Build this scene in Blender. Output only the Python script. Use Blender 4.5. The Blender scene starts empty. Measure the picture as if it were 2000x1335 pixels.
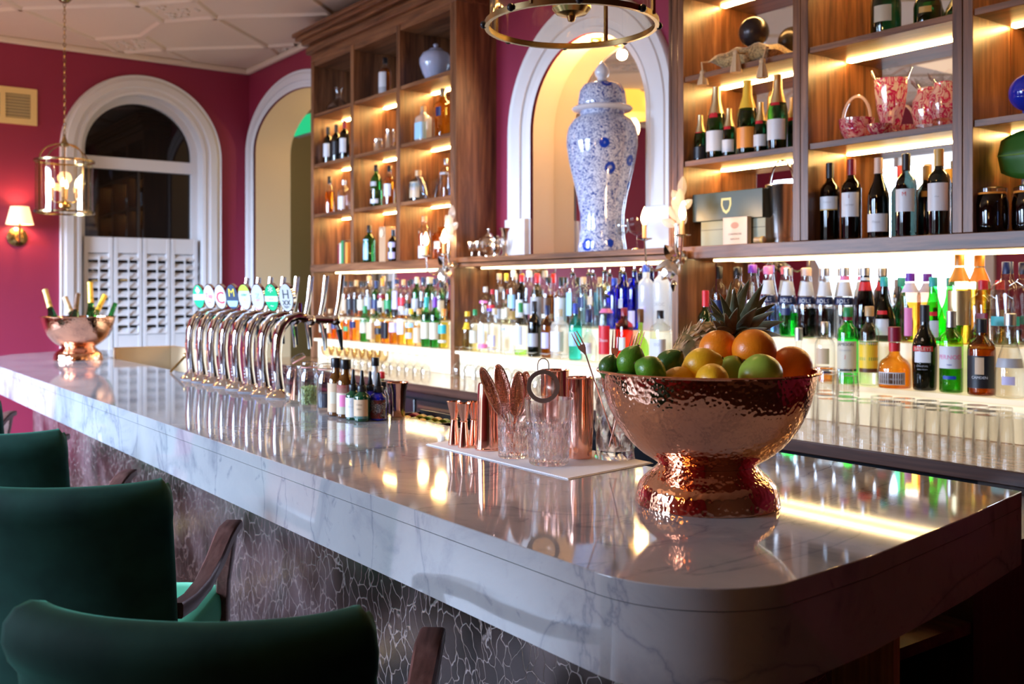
import bpy, math, random
from mathutils import Vector, Matrix
random.seed(7)
sc = bpy.context.scene
COL = sc.collection
R = math.radians
# ------------------------------------------------------------------ camera, world, exposure
F, CX, HY, CZ = 1945.0, 1000.0, 568.0, 1.5          # focal length in pixels, principal column, horizon row, eye height
SN, CS = 0.8057, 0.5923                              # heading of the camera
cam = bpy.data.cameras.new('camera'); camo = bpy.data.objects.new('camera', cam); COL.objects.link(camo)
camo.location = (0, 0, CZ); camo.rotation_euler = (R(90), 0, math.atan2(SN, CS))
cam.sensor_width = 36; cam.lens = F / 2000 * 36; cam.shift_y = -(667.5 - HY) / 2000
cam.clip_start = 0.05; cam.clip_end = 60
cam.dof.use_dof = True; cam.dof.focus_distance = 2.15; cam.dof.aperture_fstop = 5.0
sc.camera = camo
sc.view_settings.view_transform = 'Standard'; sc.view_settings.look = 'None'
sc.view_settings.gamma = 1; sc.view_settings.exposure = 0.27
sc.view_settings.use_curve_mapping = False
w = bpy.data.worlds.new('world'); sc.world = w; w.use_nodes = True
w.node_tree.nodes['Background'].inputs[0].default_value = (0.35, 0.5, 0.9, 1)
w.node_tree.nodes['Background'].inputs[1].default_value = 0.25
cy = sc.cycles
cy.use_denoising = True; cy.sample_clamp_indirect = 5; cy.sample_clamp_direct = 0
cy.max_bounces = 10; cy.glossy_bounces = 6; cy.transmission_bounces = 10; cy.diffuse_bounces = 3
cy.transparent_max_bounces = 40; cy.blur_glossy = 0.6

def area(name, loc, rot, sx, sy, power, col, spread=180):
    l = bpy.data.lights.new(name, 'AREA'); l.shape = 'RECTANGLE'; l.size = sx; l.size_y = sy
    l.energy = power; l.color = col; l.spread = R(spread)
    o = bpy.data.objects.new(name, l); COL.objects.link(o); o.location = loc; o.rotation_euler = rot
    return o
# daylight from the mirrored front window, and from an added unseen second window
area('daylight', (-6.6, -2.95, 1.95), (R(49), 0, 0), 1.9, 2.2, 900, (0.52, 0.70, 1.0), 104)
area('daylight', (-3.7, -2.95, 1.95), (R(50), 0, 0), 1.5, 2.2, 230, (0.52, 0.70, 1.0), 105)  # added for the unseen second window, brightens the bar apron
def point(name, loc, power, col=(1.0, 0.62, 0.28), r=0.02, parent=None):
    l = bpy.data.lights.new(name, 'POINT'); l.energy = power; l.color = col; l.shadow_soft_size = r
    o = bpy.data.objects.new(name, l); COL.objects.link(o); o.location = loc
    if parent: o.parent = parent
    return o

# ------------------------------------------------------------------ measuring on planes of the room
def dirs(px):
    d = (px - CX) / F
    return (CS * d - SN, SN * d + CS)
def at_y(px, py, y):
    dx, dy = dirs(px); t = y / dy
    return Vector((t * dx, y, CZ + (HY - py) * t / F))
def at_x(px, py, x):
    dx, dy = dirs(px); t = x / dx
    return Vector((x, t * dy, CZ + (HY - py) * t / F))
def at_z(px, py, z):
    t = (CZ - z) * F / (py - HY); dx, dy = dirs(px)
    return Vector((t * dx, t * dy, z))
def at_w(px, py, t):
    dx, dy = dirs(px)
    return Vector((t * dx, t * dy, CZ + (HY - py) * t / F))

# ------------------------------------------------------------------ materials
MC = {}
def newmat(name):
    m = bpy.data.materials.new(name); m.use_nodes = True
    nt = m.node_tree; return m, nt, nt.nodes['Principled BSDF']
def P(name, col, rough=0.5, metal=0.0, spec=0.5, emit=None, es=0.0, trans=0.0, ior=1.45, coat=0.0, sheen=0.0, sheen_col=None, bump=None, alpha=None, sss=0):
    key = ('P', name)
    if key in MC: return MC[key]
    m, nt, b = newmat(name)
    b.inputs['Base Color'].default_value = (*col, 1); b.inputs['Roughness'].default_value = rough
    b.inputs['Metallic'].default_value = metal; b.inputs['Specular IOR Level'].default_value = spec
    b.inputs['IOR'].default_value = ior; b.inputs['Transmission Weight'].default_value = trans
    b.inputs['Coat Weight'].default_value = coat; b.inputs['Coat Roughness'].default_value = 0.05
    if sheen:
        b.inputs['Sheen Weight'].default_value = sheen; b.inputs['Sheen Roughness'].default_value = 0.35
        b.inputs['Sheen Tint'].default_value = (*(sheen_col or col), 1)
    if emit:
        b.inputs['Emission Color'].default_value = (*emit, 1); b.inputs['Emission Strength'].default_value = es
    if sss:
        b.inputs['Subsurface Weight'].default_value = sss; b.inputs['Subsurface Radius'].default_value = (0.01, 0.006, 0.003)
    if bump:
        sc_, st, di = bump
        tc = nt.nodes.new('ShaderNodeTexCoord'); nz = nt.nodes.new('ShaderNodeTexNoise'); nz.inputs['Scale'].default_value = sc_
        bp = nt.nodes.new('ShaderNodeBump'); bp.inputs['Strength'].default_value = st; bp.inputs['Distance'].default_value = di
        nt.links.new(tc.outputs['Object'], nz.inputs['Vector']); nt.links.new(nz.outputs[0], bp.inputs['Height'])
        nt.links.new(bp.outputs[0], b.inputs['Normal'])
    MC[key] = m; return m
def ramp(nt, fac, stops):
    r = nt.nodes.new('ShaderNodeValToRGB'); e = r.color_ramp.elements
    while len(e) > 1: e.remove(e[-1])
    e[0].position = stops[0][0]; e[0].color = (*stops[0][1], 1)
    for p, c in stops[1:]:
        k = e.new(p); k.color = (*c, 1)
    nt.links.new(fac, r.inputs[0]); return r.outputs[0]
def mapped(nt, scale, rot=(0, 0, 0)):
    tc = nt.nodes.new('ShaderNodeTexCoord'); mp = nt.nodes.new('ShaderNodeMapping')
    mp.inputs['Scale'].default_value = scale; mp.inputs['Rotation'].default_value = rot
    nt.links.new(tc.outputs['Object'], mp.inputs[0]); return mp.outputs[0]
def noise(nt, vec, scale, detail=4, dist=0.0, rough=0.55):
    n = nt.nodes.new('ShaderNodeTexNoise'); n.inputs['Scale'].default_value = scale
    n.inputs['Detail'].default_value = detail; n.inputs['Distortion'].default_value = dist; n.inputs['Roughness'].default_value = rough
    nt.links.new(vec, n.inputs['Vector']); return n.outputs[0]
def bumped(nt, b, h, st, di):
    bp = nt.nodes.new('ShaderNodeBump'); bp.inputs['Strength'].default_value = st; bp.inputs['Distance'].default_value = di
    nt.links.new(h, bp.inputs['Height']); nt.links.new(bp.outputs[0], b.inputs['Normal'])

def wood(name, axis, dark, mid, light, rough=0.35, sc_=1.0):
    m, nt, b = newmat(name)
    s = [9 * sc_, 9 * sc_, 9 * sc_]; s['xyz'.index(axis)] = 0.7 * sc_
    v = mapped(nt, s)
    n = noise(nt, v, 1.6, 6, 1.6, 0.62)
    c = ramp(nt, n, [(0.32, dark), (0.5, mid), (0.66, light)])
    s2 = [70, 70, 70]; s2['xyz'.index(axis)] = 2.0
    n2 = noise(nt, mapped(nt, s2), 1.5, 3)
    mx = nt.nodes.new('ShaderNodeMix'); mx.data_type = 'RGBA'; mx.blend_type = 'MULTIPLY'; mx.inputs[0].default_value = 0.55
    g = ramp(nt, n2, [(0.35, (0.62, 0.58, 0.55)), (0.6, (1, 1, 1))])
    nt.links.new(c, mx.inputs[6]); nt.links.new(g, mx.inputs[7]); nt.links.new(mx.outputs[2], b.inputs['Base Color'])
    b.inputs['Roughness'].default_value = rough
    bumped(nt, b, n2, 0.08, 0.002)
    return m
WD = ((0.07, 0.026, 0.012), (0.19, 0.075, 0.030), (0.33, 0.145, 0.062))
M = {}
M['wood_z'] = wood('walnut upright grain', 'z', *WD)
M['wood_x'] = wood('walnut long grain', 'x', *WD)
M['wood_y'] = wood('walnut cross grain', 'y', *WD)
M['wood_dark'] = wood('dark walnut', 'x', (0.035, 0.014, 0.010), (0.07, 0.028, 0.018), (0.11, 0.045, 0.028), 0.3)
M['wood_darkz'] = wood('dark walnut upright', 'z', (0.02, 0.008, 0.006), (0.04, 0.016, 0.01), (0.06, 0.025, 0.014), 0.35)
M['wood_chair'] = wood('stained beech', 'y', (0.07, 0.03, 0.025), (0.12, 0.05, 0.04), (0.16, 0.075, 0.06), 0.32, 2)
M['counter'] = wood('polished counter', 'x', (0.30, 0.15, 0.07), (0.42, 0.24, 0.12), (0.55, 0.33, 0.18), 0.08)
M['oak'] = wood('oak edge', 'z', (0.3, 0.15, 0.05), (0.45, 0.24, 0.08), (0.55, 0.32, 0.12), 0.4)
# marble
def marble():
    m, nt, b = newmat('polished grey marble')
    v = mapped(nt, (1, 1, 1), (0, 0, 0.5))
    n1 = noise(nt, v, 3.4, 10, 0.7, 0.66)
    c1 = ramp(nt, n1, [(0.30, (0.16, 0.165, 0.19)), (0.40, (0.27, 0.27, 0.29)), (0.50, (0.35, 0.345, 0.35)), (0.8, (0.41, 0.40, 0.395))])
    vo = nt.nodes.new('ShaderNodeTexNoise'); vo.inputs['Scale'].default_value = 1.5; vo.inputs['Detail'].default_value = 8; vo.inputs['Distortion'].default_value = .9
    v2 = mapped(nt, (2.2, 0.8, 1.2), (0.3, 0.2, -0.6)); nt.links.new(v2, vo.inputs['Vector'])
    sub = nt.nodes.new('ShaderNodeMath'); sub.operation = 'SUBTRACT'; sub.inputs[1].default_value = 0.5; nt.links.new(vo.outputs[0], sub.inputs[0])
    ab = nt.nodes.new('ShaderNodeMath'); ab.operation = 'ABSOLUTE'; nt.links.new(sub.outputs[0], ab.inputs[0])
    c2 = ramp(nt, ab.outputs[0], [(0.0, (0.60, 0.62, 0.70)), (0.006, (0.86, 0.87, 0.90)), (0.02, (1, 1, 1))])
    mx = nt.nodes.new('ShaderNodeMix'); mx.data_type = 'RGBA'; mx.blend_type = 'MULTIPLY'; mx.inputs[0].default_value = 0.9
    nt.links.new(c1, mx.inputs[6]); nt.links.new(c2, mx.inputs[7])
    sp = noise(nt, mapped(nt, (1, 1, 1)), 22, 5, 0.8)
    c3 = ramp(nt, sp, [(0.27, (0.55, 0.57, 0.66)), (0.37, (1, 1, 1))])
    m2 = nt.nodes.new('ShaderNodeMix'); m2.data_type = 'RGBA'; m2.blend_type = 'MULTIPLY'; m2.inputs[0].default_value = 0.7
    nt.links.new(mx.outputs[2], m2.inputs[6]); nt.links.new(c3, m2.inputs[7])
    nt.links.new(m2.outputs[2], b.inputs['Base Color'])
    b.inputs['Roughness'].default_value = 0.05; b.inputs['IOR'].default_value = 1.75
    return m
M['marble'] = marble()
M['pink'] = P('raspberry wall paint', (0.29, 0.022, 0.062), 0.55)
M['white'] = P('white joinery paint', (0.74, 0.72, 0.72), 0.42)
M['cream'] = P('cream plaster', (0.80, 0.60, 0.36), 0.55)
M['ceil'] = P('ivory ceiling paint', (0.78, 0.63, 0.50), 0.6, bump=(30, 0.1, 0.004))
M['orn'] = P('ivory stucco ornament', (0.74, 0.64, 0.54), 0.7)
M['floor'] = wood('dark floorboards', 'x', (0.03, 0.012, 0.008), (0.06, 0.025, 0.014), (0.08, 0.035, 0.02), 0.35)
M['mirror'] = P('mirror', (0.86, 0.84, 0.80), 0.0, 1.0)
M['black'] = P('black enamel', (0.012, 0.012, 0.014), 0.2)
M['rubber'] = P('black plastic', (0.008, 0.008, 0.01), 0.35)
M['brass'] = P('brass', (0.62, 0.42, 0.16), 0.22, 1.0)
M['dbrass'] = P('aged brass', (0.34, 0.24, 0.11), 0.25, 1.0)
M['copper'] = P('polished copper', (0.96, 0.54, 0.40), 0.13, 1.0)
M['chrome'] = P('chrome', (0.86, 0.88, 0.92), 0.06, 1.0)
M['silver'] = P('silver plate', (0.82, 0.76, 0.68), 0.15, 1.0)
M['steel'] = P('brushed steel', (0.42, 0.37, 0.33), 0.22, 1.0)
M['dark_glass'] = P('night window glass', (0.012, 0.010, 0.009), 0.03, 0, 0.6)
M['paper'] = P('white paper napkin', (0.82, 0.80, 0.82), 0.7)
M['day'] = P('overcast daylight', (1, 1, 1), 1, emit=(0.72, 0.85, 1.0), es=1.5)
M['led'] = P('warm light strip', (1, 1, 1), 1, emit=(1.0, 0.62, 0.20), es=120)
M['led_hi'] = P('warm light strip under ledge', (1, 1, 1), 1, emit=(1.0, 0.72, 0.34), es=17)
M['glow'] = P('backlit acrylic', (0.6, 0.52, 0.38), 0.3, emit=(1.0, 0.80, 0.46), es=0.42)
M['glow_hi'] = P('backlit acrylic panel', (0.6, 0.52, 0.38), 0.3, emit=(1.0, 0.84, 0.55), es=0.52)
M['bulb'] = P('candle bulb', (1, 1, 1), 0.3, emit=(1.0, 0.66, 0.26), es=30)
M['shade'] = P('cream lamp shade', (0.9, 0.75, 0.55), 0.8, emit=(1.0, 0.62, 0.30), es=1.3)
M['amber_shade'] = P('amber drum shade', (0.9, 0.6, 0.2), 0.8, emit=(1.0, 0.52, 0.06), es=1.2)
M['exit'] = P('green lit sign', (0, 0.5, 0.2), 0.5, emit=(0.03, 0.8, 0.3), es=0.6)
def velvet():
    m, nt, b = newmat('green velvet')
    n = noise(nt, mapped(nt, (6, 6, 6)), 1.5, 3)
    c = ramp(nt, n, [(0.35, (0.004, 0.022, 0.016)), (0.7, (0.008, 0.040, 0.028))])
    nt.links.new(c, b.inputs['Base Color']); b.inputs['Roughness'].default_value = 0.8
    b.inputs['Sheen Weight'].default_value = 0.35; b.inputs['Sheen Roughness'].default_value = 0.3
    b.inputs['Sheen Tint'].default_value = (0.10, 0.62, 0.42, 1); b.inputs['Specular IOR Level'].default_value = 0.15
    return m
M['velvet'] = velvet()
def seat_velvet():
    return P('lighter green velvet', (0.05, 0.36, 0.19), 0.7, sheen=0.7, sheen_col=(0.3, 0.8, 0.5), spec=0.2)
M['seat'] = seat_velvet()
def web():
    m, nt, b = newmat('bronze mirror panel with crackle net')
    nz = nt.nodes.new('ShaderNodeTexNoise'); nz.inputs['Scale'].default_value = 5; nz.inputs['Detail'].default_value = 4
    tc = nt.nodes.new('ShaderNodeTexCoord'); nt.links.new(tc.outputs['Object'], nz.inputs['Vector'])
    ad = nt.nodes.new('ShaderNodeMix'); ad.data_type = 'VECTOR'; ad.inputs[0].default_value = 0.16
    nt.links.new(tc.outputs['Object'], ad.inputs[4]); nt.links.new(nz.outputs[1], ad.inputs[5])
    mp = nt.nodes.new('ShaderNodeMapping'); mp.inputs['Rotation'].default_value = (0, 0.5, 0); mp.inputs['Scale'].default_value = (1, 1, 0.62)
    nt.links.new(ad.outputs[1], mp.inputs[0])
    vo = nt.nodes.new('ShaderNodeTexVoronoi'); vo.feature = 'DISTANCE_TO_EDGE'; vo.inputs['Scale'].default_value = 34
    nt.links.new(mp.outputs[0], vo.inputs['Vector'])
    line = ramp(nt, vo.outputs[0], [(0.0, (.8, .8, .8)), (0.018, (0.6, 0.6, 0.6)), (0.045, (0, 0, 0))])
    n2 = noise(nt, mapped(nt, (1, 1, 1)), 2.2, 5, 0.6)
    base = ramp(nt, n2, [(0.36, (0.02, 0.012, 0.010)), (0.47, (0.075, 0.045, 0.04)), (0.60, (0.20, 0.14, 0.14)), (0.70, (0.035, 0.05, 0.04))])
    mx = nt.nodes.new('ShaderNodeMix'); mx.data_type = 'RGBA'
    nt.links.new(line, mx.inputs[0]); nt.links.new(base, mx.inputs[6]); mx.inputs[7].default_value = (0.46, 0.36, 0.33, 1)
    nt.links.new(mx.outputs[2], b.inputs['Base Color'])
    b.inputs['Metallic'].default_value = 0.7; b.inputs['Roughness'].default_value = 0.24
    bumped(nt, b, line, 0.25, 0.002)
    return m
M['web'] = web()
def hammered(name, col):
    m, nt, b = newmat(name)
    b.inputs['Base Color'].default_value = (*col, 1); b.inputs['Metallic'].default_value = 1; b.inputs['Roughness'].default_value = 0.07
    vo = nt.nodes.new('ShaderNodeTexVoronoi'); vo.feature = 'SMOOTH_F1'; vo.inputs['Scale'].default_value = 125
    nt.links.new(mapped(nt, (1, 1, 1)), vo.inputs['Vector'])
    bumped(nt, b, vo.outputs[0], 0.38, 0.003); return m
M['hammer'] = hammered('hammered copper', (0.88, 0.46, 0.30))
M['hammer_d'] = hammered('hammered copper foot', (0.88, 0.50, 0.34))
def thin(col, name=None, refl=0.9, rough=0.02, milky=0.0, edge=None):
    key = ('T', tuple(col), refl, milky, edge)
    if key in MC: return MC[key]
    m = bpy.data.materials.new(name or 'tinted glass'); m.use_nodes = True; nt = m.node_tree; nt.nodes.clear()
    out = nt.nodes.new('ShaderNodeOutputMaterial'); tr = nt.nodes.new('ShaderNodeBsdfTransparent'); tr.inputs[0].default_value = (*[max(0.0, c) ** 0.5 for c in col], 1)
    gl = nt.nodes.new('ShaderNodeBsdfGlossy'); gl.inputs['Roughness'].default_value = rough; gl.inputs[0].default_value = (1, 1, 1, 1)
    lw = nt.nodes.new('ShaderNodeLayerWeight'); lw.inputs[0].default_value = 0.5
    pw = nt.nodes.new('ShaderNodeMath'); pw.operation = 'POWER'; pw.inputs[1].default_value = 3.2; nt.links.new(lw.outputs['Facing'], pw.inputs[0])
    ed = nt.nodes.new('ShaderNodeMath'); ed.operation = 'POWER'; ed.inputs[1].default_value = 2.0; nt.links.new(lw.outputs['Facing'], ed.inputs[0])
    cm_ = nt.nodes.new('ShaderNodeMix'); cm_.data_type = 'RGBA'; nt.links.new(ed.outputs[0], cm_.inputs[0])
    cm_.inputs[6].default_value = tr.inputs[0].default_value; cm_.inputs[7].default_value = (*[max(0.0, c) ** 0.5 * (edge or (.58 if c > .8 else .42 if c > .3 else .3)) for c in col], 1)
    nt.links.new(cm_.outputs[2], tr.inputs[0])
    ml = nt.nodes.new('ShaderNodeMath'); ml.operation = 'MULTIPLY_ADD'; ml.inputs[1].default_value = refl * 0.8; ml.inputs[2].default_value = 0.045
    nt.links.new(pw.outputs[0], ml.inputs[0])
    last = tr
    if milky:
        df = nt.nodes.new('ShaderNodeBsdfTranslucent'); df.inputs[0].default_value = (*col, 1)
        d2 = nt.nodes.new('ShaderNodeBsdfDiffuse'); d2.inputs[0].default_value = (*col, 1)
        a1 = nt.nodes.new('ShaderNodeMixShader'); a1.inputs[0].default_value = 0.4; nt.links.new(df.outputs[0], a1.inputs[1]); nt.links.new(d2.outputs[0], a1.inputs[2])
        a2 = nt.nodes.new('ShaderNodeMixShader'); a2.inputs[0].default_value = milky; nt.links.new(tr.outputs[0], a2.inputs[1]); nt.links.new(a1.outputs[0], a2.inputs[2]); last = a2
    mx = nt.nodes.new('ShaderNodeMixShader'); nt.links.new(ml.outputs[0], mx.inputs[0]); nt.links.new(last.outputs[0], mx.inputs[1]); nt.links.new(gl.outputs[0], mx.inputs[2])
    nt.links.new(mx.outputs[0], out.inputs[0]); MC[key] = m; return m
M['clear'] = thin((0.95, 0.96, 0.95), 'clear glass')
M['crystal'] = P('cut crystal', (0.97, 0.95, 0.97), 0.0, trans=1.0, ior=1.45)
def sparkle():
    m = M['crystal']; nt = m.node_tree; b = nt.nodes['Principled BSDF']; out = nt.nodes['Material Output']
    tr = nt.nodes.new('ShaderNodeBsdfTransparent'); tr.inputs[0].default_value = (.93, .92, .94, 1)
    mx = nt.nodes.new('ShaderNodeMixShader'); mx.inputs[0].default_value = .35
    nt.links.new(b.outputs[0], mx.inputs[1]); nt.links.new(tr.outputs[0], mx.inputs[2]); nt.links.new(mx.outputs[0], out.inputs[0])
sparkle()
M['lantern_glass'] = thin((0.97, 0.88, 0.70), 'lantern glass', 0.5)

# ------------------------------------------------------------------ meshes
class MB:
    def __init__(s): s.v = []; s.f = []
    def add(s, vs, fs):
        o = len(s.v); s.v += [tuple(v) for v in vs]; s.f += [tuple(i + o for i in f) for f in fs]; return s
    def box(s, x0, x1, y0, y1, z0, z1):
        return s.add([(x, y, z) for z in (z0, z1) for y in (y0, y1) for x in (x0, x1)],
                     [(0, 2, 3, 1), (4, 5, 7, 6), (0, 1, 5, 4), (2, 6, 7, 3), (0, 4, 6, 2), (1, 3, 7, 5)])
    def prism(s, poly, z0, z1):
        n = len(poly)
        return s.add([(x, y, z0) for x, y in poly] + [(x, y, z1) for x, y in poly],
                     [tuple(range(n))[::-1], tuple(range(n, 2 * n))] + [(i, (i + 1) % n, n + (i + 1) % n, n + i) for i in range(n)])
    def lathe(s, prof, n=24, c=(0, 0, 0), sq=0.0, caps=True, sx=1, sy=1, fn=None):
        vs, fs = [], []
        for r, z in prof:
            for i in range(n):
                a = 2 * math.pi * i / n; ca, sa = math.cos(a), math.sin(a); k = 1.0
                if sq: k = 1.0 / max(1e-6, (abs(ca) ** (2 + sq) + abs(sa) ** (2 + sq)) ** (1 / (2 + sq)))
                rr = r * k
                if fn: rr = fn(rr, a, z)
                vs.append((c[0] + rr * ca * sx, c[1] + rr * sa * sy, c[2] + z))
        m = len(prof)
        for j in range(m - 1):
            for i in range(n):
                k = (i + 1) % n; fs.append((j * n + i, j * n + k, (j + 1) * n + k, (j + 1) * n + i))
        if caps:
            if prof[0][0] > 1e-6: fs.append(tuple(range(n))[::-1])
            if prof[-1][0] > 1e-6: fs.append(tuple((m - 1) * n + i for i in range(n)))
        return s.add(vs, fs)
    def ball(s, c, r, n=16, sx=1, sy=1, sz=1):
        pr = [(max(1e-5, r * math.sin(math.pi * k / (n // 2))), -r * sz * math.cos(math.pi * k / (n // 2))) for k in range(n // 2 + 1)]
        return s.lathe(pr, n, c, sx=sx, sy=sy, caps=False)
    def tube(s, pts, r, n=8, closed=False, flat=1.0):
        P_ = [Vector(p) for p in pts]; m = len(P_); rings = []
        rr = r if isinstance(r, (list, tuple)) else [r] * m
        up = Vector((0, 0, 1)); prev = None
        for i in range(m):
            if closed: t = P_[(i + 1) % m] - P_[i - 1]
            else: t = P_[min(i + 1, m - 1)] - P_[max(i - 1, 0)]
            if t.length < 1e-9: t = Vector((0, 0, 1))
            t.normalize()
            if prev is None:
                a = up.cross(t)
                if a.length < 0.05: a = Vector((1, 0, 0)).cross(t)
            else:
                a = prev - t * prev.dot(t)
                if a.length < 1e-6: a = up.cross(t)
            a.normalize(); prev = a; b = t.cross(a)
            rings.append([P_[i] + (a * math.cos(2 * math.pi * k / n) + b * math.sin(2 * math.pi * k / n) * flat) * rr[i] for k in range(n)])
        vs = [v for q in rings for v in q]; fs = []
        for i in range(m if closed else m - 1):
            for k in range(n):
                j = (i + 1) % m; fs.append((i * n + k, i * n + (k + 1) % n, j * n + (k + 1) % n, j * n + k))
        if not closed: fs += [tuple(range(n))[::-1], tuple((m - 1) * n + k for k in range(n))]
        return s.add(vs, fs)
    def sweep(s, pts, w_, h_, side=(1, 0, 0)):
        # rectangular rail along pts; width along `side`, height across
        P_ = [Vector(p) for p in pts]; m = len(P_); sd = Vector(side).normalized(); vs, fs = [], []
        for i in range(m):
            t = (P_[min(i + 1, m - 1)] - P_[max(i - 1, 0)]).normalized(); nrm = sd.cross(t).normalized()
            wi = w_[i] if isinstance(w_, (list, tuple)) else w_; hi = h_[i] if isinstance(h_, (list, tuple)) else h_
            for a, b in ((-1, -0.7), (-0.8, -1), (0.8, -1), (1, -0.7), (1, 0.7), (0.8, 1), (-0.8, 1), (-1, 0.7)):
                vs.append(P_[i] + sd * a * wi / 2 + nrm * b * hi / 2)
        for i in range(m - 1):
            for k in range(8):
                fs.append((i * 8 + k, i * 8 + (k + 1) % 8, (i + 1) * 8 + (k + 1) % 8, (i + 1) * 8 + k))
        fs += [tuple(range(8))[::-1], tuple((m - 1) * 8 + k for k in range(8))]
        return s.add(vs, fs)
    def xf(s, mat):
        s.v = [tuple(mat @ Vector(v)) for v in s.v]; return s
    def build(s, name, m, parent=None, smooth=35, bevel=0, kind=None, label=None):
        me = bpy.data.meshes.new(name); me.from_pydata(s.v, [], s.f); me.update()
        me.materials.append(m)
        if smooth:
            me.shade_smooth()
            me.set_sharp_from_angle(angle=R(smooth))
        o = bpy.data.objects.new(name, me); COL.objects.link(o)
        if parent: o.parent = parent
        if kind: o['kind'] = kind
        if label: o['label'] = label
        if bevel:
            bm_ = o.modifiers.new('bevel', 'BEVEL'); bm_.width = bevel; bm_.segments = 2; bm_.limit_method = 'ANGLE'
        return o
def tag(o, label, cat, group=None):
    o['label'] = label; o['category'] = cat
    if group: o['group'] = group
    return o
def thing(name, label, cat, loc=(0, 0, 0), rz=0.0, group=None):
    o = bpy.data.objects.new(name, None); o.empty_display_size = 0.05; COL.objects.link(o)
    o.location = loc; o.rotation_euler = (0, 0, rz); return tag(o, label, cat, group)
def dup(root, loc, rz, label, group=None):
    r = root.copy(); COL.objects.link(r); r.location = loc; r.rotation_euler = (0, 0, rz); r['label'] = label
    if group: r['group'] = group
    for ch in list(root.children):
        c = ch.copy(); COL.objects.link(c); c.parent = r
        for g in list(ch.children):
            d = g.copy(); COL.objects.link(d); d.parent = c
    return r
def struct(name, mb, m, smooth=35, **k): return mb.build(name, m, None, smooth, kind='structure', **k)
ORD = ['first', 'second', 'third', 'fourth', 'fifth', 'sixth', 'seventh', 'eighth', 'ninth', 'tenth', 'eleventh', 'twelfth', 'thirteenth', 'fourteenth',
       'fifteenth', 'sixteenth', 'seventeenth', 'eighteenth', 'nineteenth', 'twentieth']
TX = {}
def glyphs(text):
    if text not in TX:
        c = bpy.data.curves.new('t', 'FONT'); c.body = text; c.size = 1; c.align_x = 'CENTER'; c.resolution_u = 2
        o = bpy.data.objects.new('t', c); COL.objects.link(o); bpy.context.view_layer.update()
        me = bpy.data.meshes.new_from_object(o.evaluated_get(bpy.context.evaluated_depsgraph_get()))
        TX[text] = ([v.co.copy() for v in me.vertices], [tuple(p.vertices) for p in me.polygons])
        bpy.data.objects.remove(o); bpy.data.curves.remove(c)
    return TX[text]
def text_mb(text, size, fn, maxw=None):
    vs, fs = glyphs(text)
    if not vs: return MB()
    wd = (max(v.x for v in vs) - min(v.x for v in vs)) * size
    kx = min(1.0, maxw / wd) if maxw else 1.0
    return MB().add([fn(v.x * size * kx, (v.y - 0.35) * size) for v in vs], fs)
# ------------------------------------------------------------------ the room
XL, XR, YF, YB, ZC = -9.12, 2.6, -3.2, 3.6, 3.6
struct('floor', MB().box(XL - .3, XR + .3, YF - .3, YB + 1.2, -0.1, 0), M['floor'])
struct('ceiling', MB().box(XL - .3, XR + .3, YF - .3, YB + 1.2, ZC, ZC + 0.1), M['ceil'])
def arch_pts(c, a, b, zs, z0, n=28):
    # outline of an arched opening: up the left side, over, down the right (u, z)
    return [(c - a, z0)] + [(c - a * math.cos(math.pi * k / n), zs + b * math.sin(math.pi * k / n)) for k in range(n + 1)] + [(c + a, z0)]
def wall_with_arches(name, u0, u1, z1, arches, put, m, depth):
    # vertical strips above/below each arch; put(u, z, d) gives the point
    mb = MB()
    def quadbox(poly):
        n = len(poly)
        mb.add([put(u, z, 0) for u, z in poly] + [put(u, z, depth) for u, z in poly],
               [tuple(range(n)), tuple(range(n, 2 * n))[::-1]] + [(i, (i + 1) % n, n + (i + 1) % n, n + i)[::-1] for i in range(n)])
    x = u0
    for (c, a, b, zs, z0) in arches:
        if c - a > x: quadbox([(x, 0), (c - a, 0), (c - a, z1), (x, z1)])
        if z0 > 0: quadbox([(c - a, 0), (c + a, 0), (c + a, z0), (c - a, z0)])
        n = 24
        for k in range(n):
            ua, ub = c - a * math.cos(math.pi * k / n), c - a * math.cos(math.pi * (k + 1) / n)
            za, zb = zs + b * math.sin(math.pi * k / n), zs + b * math.sin(math.pi * (k + 1) / n)
            quadbox([(ua, za), (ub, zb), (ub, z1), (ua, z1)])
        x = c + a
    if u1 > x: quadbox([(x, 0), (u1, 0), (u1, z1), (x, z1)])
    return struct(name, mb, m, smooth=0)
# back wall: arched doorway far left, arched niche in the middle
DOOR = (-8.05, 0.92, 0.44, 2.80, 0.0)
NICHE = (-4.2, 0.49, 0.49, 2.43, 1.70)
wall_with_arches('wall_back', XL - .3, XR + .3, ZC, [DOOR, NICHE], lambda u, z, d: (u, YB + d, z), M['pink'], 0.16)
WIN = (2.62, 0.53, 0.53, 2.72, 0.93)
wall_with_arches('wall_left', YF - .3, YB + .3, ZC, [WIN], lambda u, z, d: (XL - d, u, z), M['pink'], 0.25)
struct('wall_right', MB().box(XR, XR + .1, YF, YB, 0, ZC), P('tan panelling', (.17, .11, .08), .5))
mbf = MB()
for x0, x1 in ((XL, -7.6), (-5.6, -4.5), (-2.9, XR)): mbf.box(x0, x1, YF - .15, YF, 0, ZC)
for x0, x1 in ((-7.6, -5.6), (-4.5, -2.9)): mbf.box(x0, x1, YF - .15, YF, 0, 0.8).box(x0, x1, YF - .15, YF, 3.1, ZC)
struct('wall_front', mbf, M['pink'])
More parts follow.
